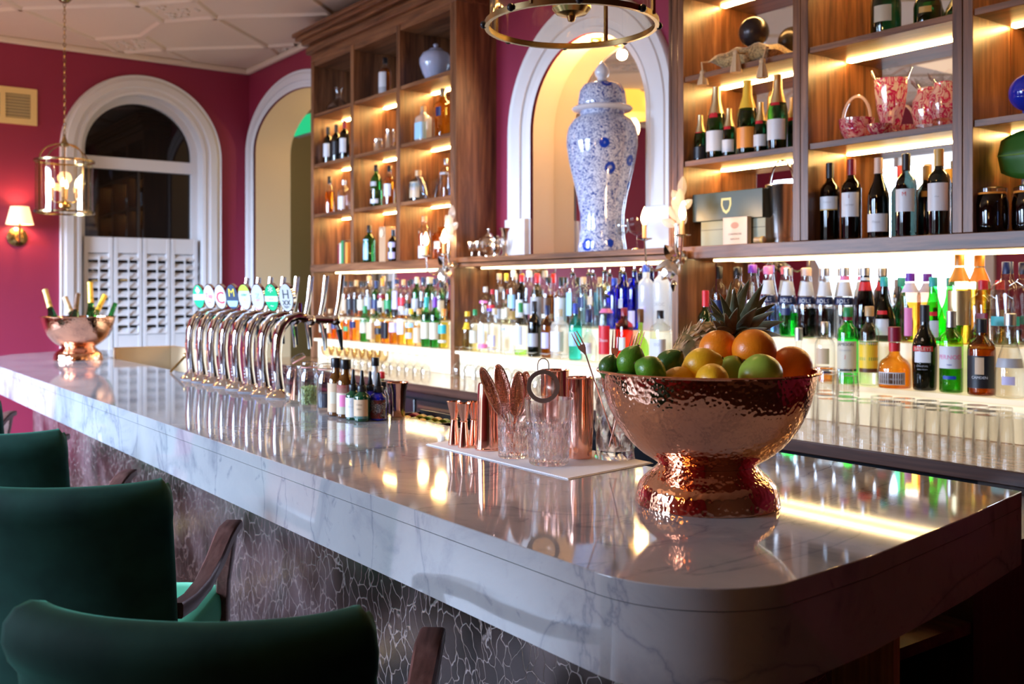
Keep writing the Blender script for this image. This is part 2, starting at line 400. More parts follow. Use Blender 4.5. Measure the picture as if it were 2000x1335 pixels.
def sweep_arch(name, c, a, b, zs, z0, put, profile, m, n=36):
    # moulding: profile = [(outward offset, projection)] swept round the arch
    path = [(c - a, z0, -1, 0)] + [(c - a * math.cos(t), zs + b * math.sin(t), -math.cos(t), math.sin(t)) for t in [math.pi * k / n for k in range(n + 1)]] + [(c + a, z0, 1, 0)]
    vs, fs = [], []; q = len(profile)
    for (u, z, nu, nz) in path:
        for (o, p) in profile: vs.append(put(u + nu * o, z + nz * o, p))
    for i in range(len(path) - 1):
        for k in range(q - 1): fs.append((i * q + k, i * q + k + 1, (i + 1) * q + k + 1, (i + 1) * q + k))
    return struct(name, MB().add(vs, fs), m, smooth=50)
BK = lambda u, z, p: (u, YB - p, z)
LF = lambda u, z, p: (XL + p, u, z)
PR = [(-0.002, -0.16), (-0.002, 0.02), (0.03, 0.028), (0.034, 0.02), (0.075, 0.024), (0.08, 0.04), (0.15, 0.045), (0.155, 0.035), (0.185, 0.03), (0.2, 0.04), (0.208, 0.03), (0.208, 0.0)]
PRW = [(o * 0.82, p) for o, p in PR]
PRW[0] = (-0.002, -0.25)
sweep_arch('trim_1', *NICHE[:4], 1.70, BK, PR[1:], M['white'])
sweep_arch('trim_2', *DOOR[:4], 0.0, BK, [(o * .72, p) for o, p in PR[1:]], M['white'])
sweep_arch('trim_3', *WIN[:4], 0.9, LF, PRW, M['white'])
nd = thing('niche_spotlight', 'small warm spotlight recessed under the top of the arched niche', 'light', (NICHE[0], YB + .07, 2.905))
MB().lathe([(.032, 0), (.032, -.012), (.024, -.014), (.022, -.004)], 20, caps=False).build('ring', M['brass'], nd, 50)
MB().lathe([(.001, -.004), (.022, -.004)], 16, caps=False).build('lit_lens', M['bulb'], nd)
point('niche_light', (0, -.02, -.06), 15, (1, .60, .28), .03, nd)
# little blocks where the niche moulding springs
struct('trim_4', MB().box(-4.90, -4.70, YB - .055, YB, 1.70, 1.93).box(-3.69, -3.49, YB - .055, YB, 1.70, 1.93), M['white'], bevel=0.004)
# niche lining with a mirror at its back
mb = MB(); pts = arch_pts(NICHE[0], NICHE[1] - .004, NICHE[2] - .004, NICHE[3], 1.70); n = len(pts)
mb.add([(u, YB - .0, z) for u, z in pts] + [(u, YB + .16, z) for u, z in pts], [(i, i + 1, n + i + 1, n + i) for i in range(n - 1)])
struct('trim_5', mb, M['cream'], 50)
mb = MB().add([(u, YB + .158, z) for u, z in pts], [tuple(range(n))])
o = mb.build('arched_mirror', M['mirror'], smooth=0); o['kind'] = 'structure'; o.name = 'trim_6'
# doorway passage beyond
mb = MB(); dp = arch_pts(DOOR[0], DOOR[1] - .005, DOOR[2] - .005, DOOR[3], 0.0); n = len(dp)
mb.add([(u, YB, z) for u, z in dp] + [(u, YB + .35, z) for u, z in dp], [(i, i + 1, n + i + 1, n + i) for i in range(n - 1)])
struct('door_1', mb, M['cream'], 50)
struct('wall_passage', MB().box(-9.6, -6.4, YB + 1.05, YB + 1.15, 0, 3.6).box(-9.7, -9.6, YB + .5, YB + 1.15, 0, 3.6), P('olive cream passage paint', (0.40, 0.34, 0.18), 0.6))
# ceiling cornice bead
struct('trim_7', MB().box(XL, -7.2, YB - .05, YB, ZC - .05, ZC).box(XL, XL + .05, YF, YB, ZC - .05, ZC), M['ceil'], bevel=.012)
# night window: frame, transom, panes
gx = XL - 0.17
fr = MB()
fo = arch_pts(WIN[0], .53, .53, WIN[3], .93); fi = arch_pts(WIN[0], .47, .45, WIN[3] + .02, 1.0); n = len(fo)
for d0 in (0.0,):
    fr.add([(gx + .05, u, z) for u, z in fo] + [(gx + .05, u, z) for u, z in fi] + [(gx - .01, u, z) for u, z in fi],
           [(i, i + 1, n + i + 1, n + i) for i in range(n - 1)] + [(n + i, n + i + 1, 2 * n + i + 1, 2 * n + i) for i in range(n - 1)])
fr.box(gx - .01, gx + .055, WIN[0] - .5, WIN[0] + .5, 2.585, 2.69)
wf = struct('window_1', fr, M['white'], 50)
pb = MB().box(gx - .02, gx, WIN[0] - .5, WIN[0] + .5, .95, 2.6)
pt = arch_pts(WIN[0], .5, .5, WIN[3], 2.6); n = len(pt)
pb.add([(gx, u, z) for u, z in pt], [tuple(range(n))])
pn = pb.build('pane', M['dark_glass'], wf, 0)
gb = MB().box(gx, gx + .02, WIN[0] - .01, WIN[0] + .01, .95, 2.6).build('glazing_bar', P('dim glazing bar', (.03, .022, .018), .5), wf)
# plantation shutters over the lower half
zs0, zs1 = 0.95 + .02, 1.975
ya, yb2 = WIN[0] - .5, WIN[0] + .5
sh = thing('window_shutter', 'white louvred wooden shutters covering the lower half of the arched window', 'shutter')
sx = XL - .05
nb = 4; pwid = (yb2 - ya) / nb
for k in range(nb):
    y0 = ya + k * pwid + .004; y1 = y0 + pwid - .008
    f = MB().box(sx - .015, sx + .015, y0, y0 + .035, zs0, zs1).box(sx - .015, sx + .015, y1 - .035, y1, zs0, zs1)
    f.box(sx - .013, sx + .013, y0, y1, zs0, zs0 + .14).box(sx - .013, sx + .013, y0, y1, zs1 - .14, zs1)
    leaf = f.build('shutter_leaf', M['white'], sh, bevel=.003)
    l = MB()
    for j in range(9):
        zc = zs0 + .17 + j * (zs1 - zs0 - .32) / 8.3
        l.add([(sx - .018, y0 + .035, zc + .026), (sx + .018, y0 + .035, zc - .026), (sx + .018, y1 - .035, zc - .026), (sx - .018, y1 - .035, zc + .026),
               (sx - .014, y0 + .035, zc + .031), (sx + .022, y0 + .035, zc - .021), (sx + .022, y1 - .035, zc - .021), (sx - .014, y1 - .035, zc + .031)],
              [(0, 1, 2, 3), (4, 7, 6, 5), (0, 4, 5, 1), (3, 2, 6, 7), (1, 5, 6, 2), (0, 3, 7, 4)])
    l.build('louvres', M['white'], leaf)
    MB().box(sx + .022, sx + .032, (y0 + y1) / 2 - .006, (y0 + y1) / 2 + .006, zs0 + .16, zs1 - .17).build('tilt_rod', M['white'], leaf)
struct('trim_8', MB().box(XL - .2, XL + .05, ya - .1, yb2 + .1, .90, .955), M['white'], bevel=.006)
# daylight windows in the front wall (first seen in mirrors, second added unseen to light the bar)
for i, (x0, x1) in enumerate(((-7.6, -5.6), (-4.5, -2.9))):
    f = MB()
    xm = (x0 + x1) / 2
    for a, b in ((x0, x0 + .06), (xm - .03, xm + .03), (x1 - .06, x1)): f.box(a, b, YF - .1, YF - .02, .8, 3.1)
    for a, b in ((.8, .87), (2.2, 2.25), (3.03, 3.1)): f.box(x0, x1, YF - .1, YF - .02, a, b)
    wo = struct('window_%d' % (i + 2), f, M['white'])
    MB().box(x0, x1, YF - .14, YF - .12, .8, 3.1).build('pane', M['day'], wo)
mb = MB()
for x0, x1 in ((-7.6, -5.6), (-4.5, -2.9)):
    for a, b in ((x0 - .18, x0), (x1, x1 + .18)): mb.box(a, b, YF, YF + .05, .7, 3.1)
    mb.box(x0 - .18, x1 + .18, YF, YF + .06, 3.1, 3.3).box(x0 - .2, x1 + .2, YF, YF + .12, .72, .8)
struct('trim_12', mb, M['white'], bevel=.005)
# ceiling plasterwork
rb = MB(); om = MB()
def rib(x0, y0, x1, y1, wd=.07, dp=.02):
    a = Vector((x0, y0)); b = Vector((x1, y1))
    for lo, hi, k in ((XL + .07, XR, 0), (YF, YB - .07, 1)):
        if a[k] > b[k]: a, b = b, a
        if b[k] <= lo or a[k] >= hi: return
        if a[k] < lo: a = a + (b - a) * ((lo - a[k]) / (b[k] - a[k]))
        if b[k] > hi: b = a + (b - a) * ((hi - a[k]) / (b[k] - a[k]))
    if (b - a).length < .02: return
    t = (b - a).normalized(); nn = Vector((-t.y, t.x))
    vs = []
    for p in (a, b):
        for o, z in ((-wd / 2, 0), (-wd / 4, dp), (wd / 4, dp), (wd / 2, 0)): q = p + nn * o; vs.append((q.x, q.y, ZC - z))
    rb.add(vs, [(0, 1, 5, 4), (1, 2, 6, 5), (2, 3, 7, 6)])
PX, PY = 1.25, 1.25
for i in range(7):
    for j in range(6):
        cx, cyy = -8.75 + i * PX, -2.6 + j * PY + (0.0)
        s = .36
        if j % 2: cx += PX / 2
        sg = [(cx - s, cyy), (cx, cyy + s * .8), (cx + s, cyy), (cx, cyy - s * .8)]
        for k in range(4): rib(*sg[k], *sg[(k + 1) % 4])
        rib(cx + s, cyy, cx + PX - s, cyy)
        rib(cx, cyy + s * .8, cx + PX / 2, cyy + PY - s * .8, .06); rib(cx, cyy + s * .8, cx - PX / 2, cyy + PY - s * .8, .06)
        for q in range(26):
            a = random.random() * 6.28; rr = math.sqrt(random.random()) * .2
            om.ball((cx + rr * math.cos(a), cyy + rr * .75 * math.sin(a), ZC), .012 + .02 * random.random(), 6, sz=.7)
keep = [v for v in om.v]
struct('trim_9', rb, M['ceil'], 20)
om.v = [(min(max(x, XL + .05), XR), min(max(y, YF), YB - .02), z) for x, y, z in om.v]
struct('trim_10', om, M['orn'])
# vent grille on the left wall
y0, y1 = -.02, 1.75
a = at_x(0, 170, XL); b = at_x(71.7, 243, XL)
vt = thing('wall_vent', 'cream two-panel ventilation grille high on the raspberry wall', 'vent', (XL, 0, 0))
yv0, yv1, zv0, zv1 = b.y - .52, b.y, CZ + (HY - 243) * 8.3 / F, CZ + (HY - 172) * 8.3 / F
vc = P('cream vent enamel', (0.85, 0.62, 0.26), .4)
mb = MB()
for (p, q, r_, s_) in ((yv0, yv1, zv0, zv0 + .05), (yv0, yv1, zv1 - .05, zv1), (yv0, yv0 + .05, zv0 + .05, zv1 - .05), (yv1 - .05, yv1, zv0 + .05, zv1 - .05), ((yv0 + yv1) / 2 - .02, (yv0 + yv1) / 2 + .02, zv0 + .05, zv1 - .05)):
    mb.box(0, .02, p, q, r_, s_)
mb.build('frame', vc, vt)
MB().box(.0005, .0015, yv0 + .05, yv1 - .05, zv0 + .05, zv1 - .05).build('dark_backing', P('shadowed vent slats', (.34, .27, .15), .6), vt)
mb = MB()
for k in range(8): mb.box(.002, .01, yv0 + .05, yv1 - .05, zv0 + .055 + k * (zv1 - zv0 - .1) / 8, zv0 + .065 + k * (zv1 - zv0 - .1) / 8)
mb.build('slats', P('vent slats', (.6, .46, .22), .5), vt)
# small things by the doorway
dl = thing('downlight', 'small glowing spotlight high inside the arched doorway', 'light', at_y(600, 184, YB + .3))
MB().lathe([(.03, .05), (.035, .02), (.03, 0)], 16).build('housing', M['white'], dl); MB().ball((0, 0, -.005), .024, 12).build('bulb', M['bulb'], dl)
p = at_y(596, 245, YB + .6)
ex = thing('exit_sign', 'green lit sign glowing in the passage beyond the doorway', 'sign', p)
MB().box(-.2, .2, -.03, .03, -.1, .1).build('housing', M['white'], ex, bevel=.005)
MB().box(-.19, .19, -.034, -.03, -.09, .09).build('lit_face', M['exit'], ex)
point('passage_glow', (-7.9, YB + .75, 2.9), 9, (1, .75, .4), .05)
# wall lamp
p = at_x(35, 437, XL); zc_ = p.z
wl = thing('wall_lamp', 'brass wall lamp with a small cream shade, left of the arched window', 'lamp', (XL, at_x(33, 437, XL).y, 0))
yy = 0
MB().lathe([(.001, 0), (.07, .002), (.078, .012), (.06, .02), (.03, .028), (.001, .03)], 24).xf(Matrix.Translation((0, 0, zc_ - .11)) @ Matrix.Rotation(R(90), 4, 'Y')).build('wall_plate', M['brass'], wl)
MB().tube([(.02, 0, zc_ - .13), (.07, 0, zc_ - .15), (.11, 0, zc_ - .13), (.12, 0, zc_ - .08), (.12, 0, zc_ + .03)], .009, 8).build('arm', M['brass'], wl)
MB().lathe([(.105, -.01), (.07, .135)], 28, (.12, 0, zc_), caps=False).build('lamp_shade', M['shade'], wl)
MB().ball((.12, 0, zc_ + .05), .02, 10).build('bulb', M['bulb'], wl)
point('wall_lamp_light', (.12, 0, zc_ + .06), 11, (1, .5, .25), .03, wl)
# ------------------------------------------------------------------ back bar
YFR, YMR = 3.3, 3.555                    # front plane of the cabinets, mirror plane
ZK, ZL0, ZL1 = .985, 1.645, 1.70         # counter top, underside and top of the ledge
SH = [2.087, 2.470, 2.853]
EPS = .002
def cabinet(label, ups, uw, ztop, open_right=None):
    t = thing('display_cabinet', label, 'cabinet')
    for x in ups:
        u = MB().box(x - uw / 2, x - .0015, YFR, YMR - .002, ZL1 + EPS, ztop).box(x + .0015, x + uw / 2, YFR, YMR - .002, ZL1 + EPS, ztop)
        u.build('upright', M['wood_z'], t, bevel=.0015)
    for a, b in zip(ups[:-1], ups[1:]):
        x0, x1 = a + uw / 2 + .0005, b - uw / 2 - .0005
        MB().box(x0, x1, YMR - .002, YMR, ZL1 + EPS, ztop).build('mirror_back', M['mirror'], t)
        for z in SH:
            if z + .1 > ztop: continue
            MB().box(x0, x1, YFR + .008, YMR - .003, z - .024, z).build('shelf', M['wood_x'], t, bevel=.001)
            MB().box(x0 + .01, x1 - .01, YMR - .016, YMR - .007, z - .030, z - .0245).build('light_strip', M['led'], t)
        MB().box(x0, x1, YFR + .004, YMR - .003, ztop - .04, ztop).build('top_panel', M['wood_x'], t)
    return t
ZT = 3.26
Lc = cabinet('tall walnut display cabinet with cornice, left of the arched niche', [-7.085, -6.425, -5.765, -5.105], .045, ZT)
MB().box(-5.078, -5.06, YFR, YB - .002, ZL1 + EPS, ZT).build('side_panel', M['wood_z'], Lc)
Rc = cabinet('tall walnut display cabinet, right of the arched niche', [-3.215, -2.535, -1.855, -1.175], .075, ZT)
MB().box(-3.27, -3.2545, YFR, YB - .002, ZL1 + EPS, ZT).build('side_panel', M['wood_z'], Rc)
def cornice(t, x0, x1):
    st = [(0, ZT, .06), (.03, ZT + .06, .05), (.012, ZT + .11, .02), (.055, ZT + .13, .035), (.09, ZT + .165, .03), (.11, ZT + .195, .03)]
    mb = MB()
    for o, z, h in st: mb.box(x0 - o, x1 + o, YFR - o, YB - .002, z, z + h + .001)
    mb.build('cornice', M['wood_x'], t, bevel=.006)
cornice(Lc, -7.11, -5.06); cornice(Rc, -3.27, -1.13)
# ledge running the whole length
lg = thing('back_bar_ledge', 'long thick walnut ledge above the lit bottle shelves', 'shelf')
MB().box(-7.11, -5.095, YFR - .004, YMR + .04, ZL0, ZL1).build('ledge_board', M['wood_x'], lg, bevel=.002)
MB().box(-5.09, -3.255, YFR - .02, YB - .003, ZL0 + .026, ZL1).box(-5.09, -3.255, YFR - .008, YMR, ZL0, ZL0 + .022).build('ledge_board', M['wood_x'], lg, bevel=.002)
struct('trim_11', MB().box(-4.685, -3.715, YB - .0025, YB + .15, ZL1 - .02, ZL1 - .0015), M['wood_x'])
MB().box(-3.25, -1.13, YFR - .004, YMR + .04, ZL0, ZL1).build('ledge_board', M['wood_x'], lg, bevel=.002)
for x0, x1 in ((-7.03, -5.14), (-5.04, -3.28), (-3.15, -1.2)):
    MB().box(x0, x1, 3.47, 3.49, ZL0 - .009, ZL0 - .001).build('light_strip', M['led_hi'], lg)
# dividers under the ledge
for i, (x, lab) in enumerate(((-7.09, 'walnut divider panel at the far left end of the lit shelves'), (-5.105, 'walnut divider panel between left and middle lit shelves'),
                              (-3.23, 'walnut divider panel between middle and right lit shelves'), (-1.16, 'walnut divider panel at the right end of the lit shelves'))):
    tag(MB().box(x - .02, x + .02, YFR, YMR - .004, ZK + .002, ZL0 - .002).build('divider_panel', M['wood_z'], bevel=.002), lab, 'panel')
# stepped back-lit bottle shelves
ZS1, ZS2, YS2 = 1.138, 1.302, 3.43
for i, (x0, x1, nm) in enumerate(((-7.065, -5.13, 'left'), (-5.08, -3.255, 'middle'), (-3.205, -1.185, 'right'))):
    st = thing('lit_bottle_shelf', 'two-step backlit cream bottle shelf in the %s bay of the back bar' % nm, 'shelf')
    MB().box(x0, x1, YFR + .004, YS2 - .001, ZS1 - .018, ZS1).build('lower_step', M['glow'], st)
    MB().box(x0, x1, YS2, YMR - .006, ZS2 - .018, ZS2).build('upper_step', M['glow'], st)
    MB().box(x0, x1, YS2, YS2 + .006, ZS1, ZS2 - .0185).build('riser', M['glow'], st)
    MB().box(x0, x1, YFR + .04, YFR + .05, ZK + .002, ZS1 - .0185).build('lit_panel', M['glow_hi'], st)
    MB().box(x0, x1, YMR - .003, YMR, ZK + .3, ZL0 - .01).build('mirror_back', M['mirror'], st)
# back counter
bc = thing('back_counter', 'long polished wooden back counter below the lit shelves', 'counter')
MB().box(-7.3, -1.0, 2.845, 3.585, ZK - .03, ZK).build('counter_top', M['counter'], bc)
MB().box(-7.3, -1.0, 2.83, 2.845, ZK - .042, ZK + .001).build('front_edge', M['wood_dark'], bc, bevel=.003)
MB().box(-7.25, -1.0, 2.9, 3.5, .1, ZK - .032).build('carcass', M['black'], bc)
xw = -1.56
MB().box(xw, -1.0, 2.86, 2.9, .0, ZK - .04).build('end_panel', M['wood_darkz'], bc)
ix = 0
for x in (-6.9, -6.2, -5.5, -4.8, -4.1, -3.4, -2.7, -2.2):
    d = MB().box(x, x + (.68 if x < -2.3 else .6), 2.862, 2.899, .14, ZK - .09).build('fridge_door', M['black'], bc, bevel=.004)
    MB().box(x + .04, x + .5, 2.85, 2.861, ZK - .13, ZK - .115).build('handle', M['steel'], d)
# ------------------------------------------------------------------ the marble bar
ZB, ZF = 1.1, .954
YB0, YB1 = .937, 1.60
def arc(cx, cyy, r, a0, a1, n=14):
    return [(cx + r * math.cos(R(a0 + (a1 - a0) * k / n)), cyy + r * math.sin(R(a0 + (a1 - a0) * k / n))) for k in range(n + 1)]
cr = .20
outer = [(-6.3, YB0)] + [(-1.07, YB0)] + arc(-1.075, YB0 + cr, cr, -90, -8, 16)[1:] + [(-.89, 1.33), (-.945, 1.7), (-1.0, 2.0)]
poly = outer + [(-1.63, 2.0), (-1.63, YB1)] + [(-6.28, YB1), (-6.28, 2.1), (-7.1, 2.1), (-7.1, 1.45)] + [(-6.95, 1.18), (-6.7, 1.02), (-6.5, .955)]
bar = thing('marble_bar', 'long polished grey-white marble bar counter with deep apron and rounded corner', 'bar counter')
slab = MB().prism(poly, ZB - .032, ZB).build('marble_top', M['marble'], bar, smooth=30, bevel=.0015)
def inset(pts, d):
    # inward offset of the customer side polyline
    out = []
    for i, p in enumerate(pts):
        a = Vector(pts[max(i - 1, 0)]); b = Vector(pts[min(i + 1, len(pts) - 1)]); t = (b - a).normalized(); nn = Vector((-t.y, t.x))
        out.append(tuple(Vector(p) + nn * d))
    return out
front = [(-7.1, 1.45), (-6.95, 1.18), (-6.7, 1.02), (-6.5, .955)] + outer
i0 = inset(front, .0008); i1 = inset(front, .03); n = len(front)
mb = MB(); vs = [(x, y, z) for z in (ZF, ZB - .0323) for x, y in i0] + [(x, y, z) for z in (ZF, ZB - .0323) for x, y in i1]
fs = []
for i in range(n - 1): fs += [(i, i + 1, n + i + 1, n + i), (2 * n + i, 3 * n + i, 3 * n + i + 1, 2 * n + i + 1), (i, 2 * n + i, 2 * n + i + 1, i + 1)]
mb.add(vs, fs + [(0, n, 3 * n, 2 * n), (n - 1, 3 * n - 1, 4 * n - 1, 2 * n - 1)]).build('apron', M['marble'], bar, smooth=30)
# crackle-net front, curving round the corner
i2 = inset(front[:-1], .26); i3 = inset(front[:-1], .30); n = len(i2); mb = MB()
i2 = [p for p in i2]; 
mb.add([(x, y, z) for z in (.06, ZB - .035) for x, y in i2], [(i, i + 1, n + i + 1, n + i) for i in range(n - 1)]).build('front_panel', M['web'], bar, smooth=40)
mb = MB().add([(x, y, z) for z in (0, .1) for x, y in inset(front[:-1], .255)], [(i, i + 1, n + i + 1, n + i) for i in range(n - 1)]).build('plinth', M['wood_darkz'], bar)
MB().box(-6.2, -1.7, 1.52, 1.58, .1, ZB - .036).build('back_carcass', M['black'], bar)
# open shelf unit under the end of the bar
su = thing('open_shelf_unit', 'dark wooden open shelf unit under the right end of the marble bar', 'shelf unit')
X1 = -1.15
MB().box(X1 - .40, X1, 1.79, 1.812, .02, ZB - .04).build('side_panel', M['oak'], su)
MB().box(X1 - .40, X1, 2.09, 2.35, .0, .93).box(X1 - .40, X1 + .0, 2.35, 2.80, .0, .93).build('end_panel', M['wood_darkz'], su)
MB().box(X1 - .42, X1 - .40, 1.79, 2.11, .02, ZB - .04).build('back_panel', M['wood_darkz'], su)
for z in (.10, .44, .78): MB().box(X1 - .40, X1 - .004, 1.813, 2.088, z - .025, z).build('shelf', M['wood_dark'], su)
# brass-railed cream flap at the far end, garnish tray
hf = thing('service_hatch', 'cream painted hatch frame behind the far end of the bar', 'hatch')
MB().box(-6.27, -5.6, 1.95, 1.98, .5, 1.16).box(-6.27, -6.22, 1.62, 1.95, .5, 1.16).build('frame', P('cream hatch paint', (.72, .55, .33), .5), hf, bevel=.004)
br = thing('bar_rail_post', 'short brass rod with a ball end beside the first tap', 'rod', (-4.92, 1.56, ZB))
MB().tube([(0, -.02, .002), (.0, .05, .075)], .006, 8).build('rod', M['brass'], br); MB().ball((0, .055, .082), .013, 12).build('ball_end', M['brass'], br)
# ------------------------------------------------------------------ lanterns
def lantern(label, loc, zt, pw_, k_=1.0):
    zt = loc[2] + (zt - loc[2]) / k_
    t = thing('hanging_lantern', label, 'pendant lamp', loc)
    rr, h = .21, .385
    for z in (0, h):
        MB().lathe([(rr - .006, z - .007), (rr + .004, z - .007), (rr + .004, z + .007), (rr - .006, z + .007), (rr - .006, z - .007)], 48, caps=False).build('ring', M['dbrass'], t)
    MB().lathe([(rr - .008, .004), (rr - .008, h - .004)], 48, caps=False).build('glass_cylinder', M['lantern_glass'], t)
    for k in range(4):
        a = R(25 + 90 * k); x, y = (rr + .003) * math.cos(a), (rr + .003) * math.sin(a)
        MB().box(x - .004, x + .004, y - .004, y + .004, 0, h).build('bar', M['dbrass'], t)
    for k in range(8):
        a = R(10 + 45 * k); MB().ball(((rr + .006) * math.cos(a), (rr + .006) * math.sin(a), 0), .0095, 10).build('screw', M['rubber'], t)
    for k in range(4):
        a = R(25 + 90 * k)
        MB().tube([((rr) * math.cos(a) * math.cos(R(q)), rr * math.sin(a) * math.cos(R(q)), h + .13 * math.sin(R(q))) for q in range(0, 91, 10)], .005, 6).build('hoop', M['dbrass'], t)
    MB().lathe([(.03, h + .11), (.035, h + .13), (.02, h + .15), (.008, h + .19), (.012, h + .2)], 16).build('crown', M['dbrass'], t)
    MB().tube([(0, 0, h + .12), (0, 0, .09)], .006, 8).build('stem', M['brass'], t)
    MB().lathe([(.001, .008), (.008, .010), (.012, .022), (.038, .028), (.048, .040), (.048, .062), (.03, .075), (.01, .09)], 24).build('cup', M['brass'], t)
    for k in range(4):
        a = R(70 + 90 * k); ca, sa = math.cos(a), math.sin(a)
        MB().tube([(.02 * ca, .02 * sa, .085), (.06 * ca, .06 * sa, .075), (.085 * ca, .085 * sa, .09), (.085 * ca, .085 * sa, .11)], .0045, 6).build('arm', M['brass'], t)
        MB().lathe([(.011, .11), (.011, .19)], 12, (.085 * ca, .085 * sa, 0)).build('candle_sleeve', P('candle sleeve with bulb glow', (.42, .26, .12), .5, emit=(1, .45, .12), es=.2), t)  # bulb glow on the sleeve is put in as faint orange emission
        MB().lathe([(.008, .19), (.014, .21), (.012, .225), (.005, .245), (.0008, .255)], 12, (.085 * ca, .085 * sa, 0)).build('bulb', M['bulb'], t)
    point('lantern_light', (0, 0, .30), pw_, (1.0, .60, .27), .05, t)
    ch = MB(); z = h + .2; k = 0
    while z < zt - loc[2] - .03:
        pts = [((.009 * math.cos(q) if k % 2 else 0), (0 if k % 2 else .009 * math.cos(q)), z + .018 + .018 * math.sin(q)) for q in [6.283 * i / 10 for i in range(10)]]
        ch.tube(pts, .0025, 5, closed=True); z += .03; k += 1
    ch.build('chain', M['dbrass'], t)
    MB().lathe([(.001, zt - loc[2] - .05), (.03, zt - loc[2] - .045), (.06, zt - loc[2] - .01), (.062, zt - loc[2] - .001)], 24).build('ceiling_rose', M['dbrass'], t)
    t.scale = (k_, k_, k_)
    return t
p = at_w(1116, 50, 2.45)
lantern('large brass and glass lantern hanging at the top centre over the bar', (p.x, p.y, 2.153), ZC, 9)
p = at_w(126, 415, 7.1)
lantern('brass and glass cylinder lantern hanging in front of the night window', (p.x, p.y, 2.0585), ZC, 3.5, .947)
# drum pendant in the middle of the room, seen in the niche mirror
def drum(loc, label, pw_=9):
    t = thing('drum_pendant', label, 'pendant lamp', loc)
    MB().lathe([(.34, 0), (.34, .26)], 40, caps=False).build('drum_shade', M['amber_shade'], t)
    MB().lathe([(.335, .01), (.20, .0), (.05, -.02)], 40, caps=False).build('diffuser', M['amber_shade'], t)
    MB().tube([(0, 0, 0), (0, 0, ZC - loc[2] - .002)], .006, 6).build('rod', M['brass'], t)
    for a in (0, 2.1, 4.2): MB().ball((.35 * math.cos(a), .35 * math.sin(a), .1), .02, 10).build('bulb', M['bulb'], t)
    point('drum_light', (0, 0, -.12), pw_, (1, .62, .3), .15, t)
def virt(px, py, ym, yreal):       # place so that a mirror at ym shows it at (px, py)
    q = at_y(px, py, 2 * ym - yreal); return (q.x, yreal, q.z)
q = virt(1222, 205, YB + .158, .2)
drum((q[0], q[1], q[2] - .13), 'amber drum pendant lamp reflected in the mirror of the arched niche')
drum((-1.4, -1.5, 2.15), 'amber drum pendant lamp added unseen behind the chairs to brighten the copper tools', 15)  # unseen pendant, added to light the copper tools from the camera side
area('ceiling_bounce', (-3.5, -1.2, 3.4), (0, 0, 0), 2.5, 1.2, 5, (1, .66, .38))
# ------------------------------------------------------------------ bottles
C = dict(clear=(.93, .95, .94), green=(.03, .30, .05), dgreen=(.01, .10, .03), amber=(.95, .42, .03), gold=(1.0, .66, .08), brown=(.30, .09, .01), blue=(.01, .03, .85),
         pale=(.70, .90, .92), teal=(.05, .75, .72), dark=(.004, .004, .004), red=(.9, .02, .01), lime=(.45, .95, .10), orange=(1., .36, .02), pink=(.95, .45, .45),
         lgreen=(.10, .85, .08), rose=(.98, .70, .50), yellow=(1., .88, .45), smoke=(.6, .6, .58), lilac=(.72, .70, .9), wine=(.003, .005, .004), skyb=(.35, .6, .9), bgreen=(.02, .9, .05))
S = dict(black=(.012, .012, .016), white=(.66, .66, .68), cream=(.60, .54, .40), red=(.62, .02, .03), blue=(.02, .06, .40), gold=(.60, .38, .10), silver=(.6, .6, .62), purple=(.16, .03, .42),
         pink=(.80, .20, .42), orange=(.85, .30, .04), cork=(.55, .34, .16), navy=(.01, .02, .09), green=(.02, .25, .08), yellow=(.85, .55, .03), lilac=(.55, .5, .72), teal=(.03, .38, .40),
         brown=(.12, .05, .02), grey=(.4, .4, .42), maroon=(.25, .01, .03), tan=(.60, .42, .26), foil=(.78, .62, .34), steel=(.7, .7, .72), lblue=(.35, .6, .8), yfoil=(.9, .55, .05), rosefoil=(.75, .5, .38))
def solid(c): return P('solid ' + c, S[c], .38, 1.0 if c in ('foil', 'steel', 'silver') else 0)
def glassm(c, milky=0): return thin(C[c], c + ' glass', milky=milky)
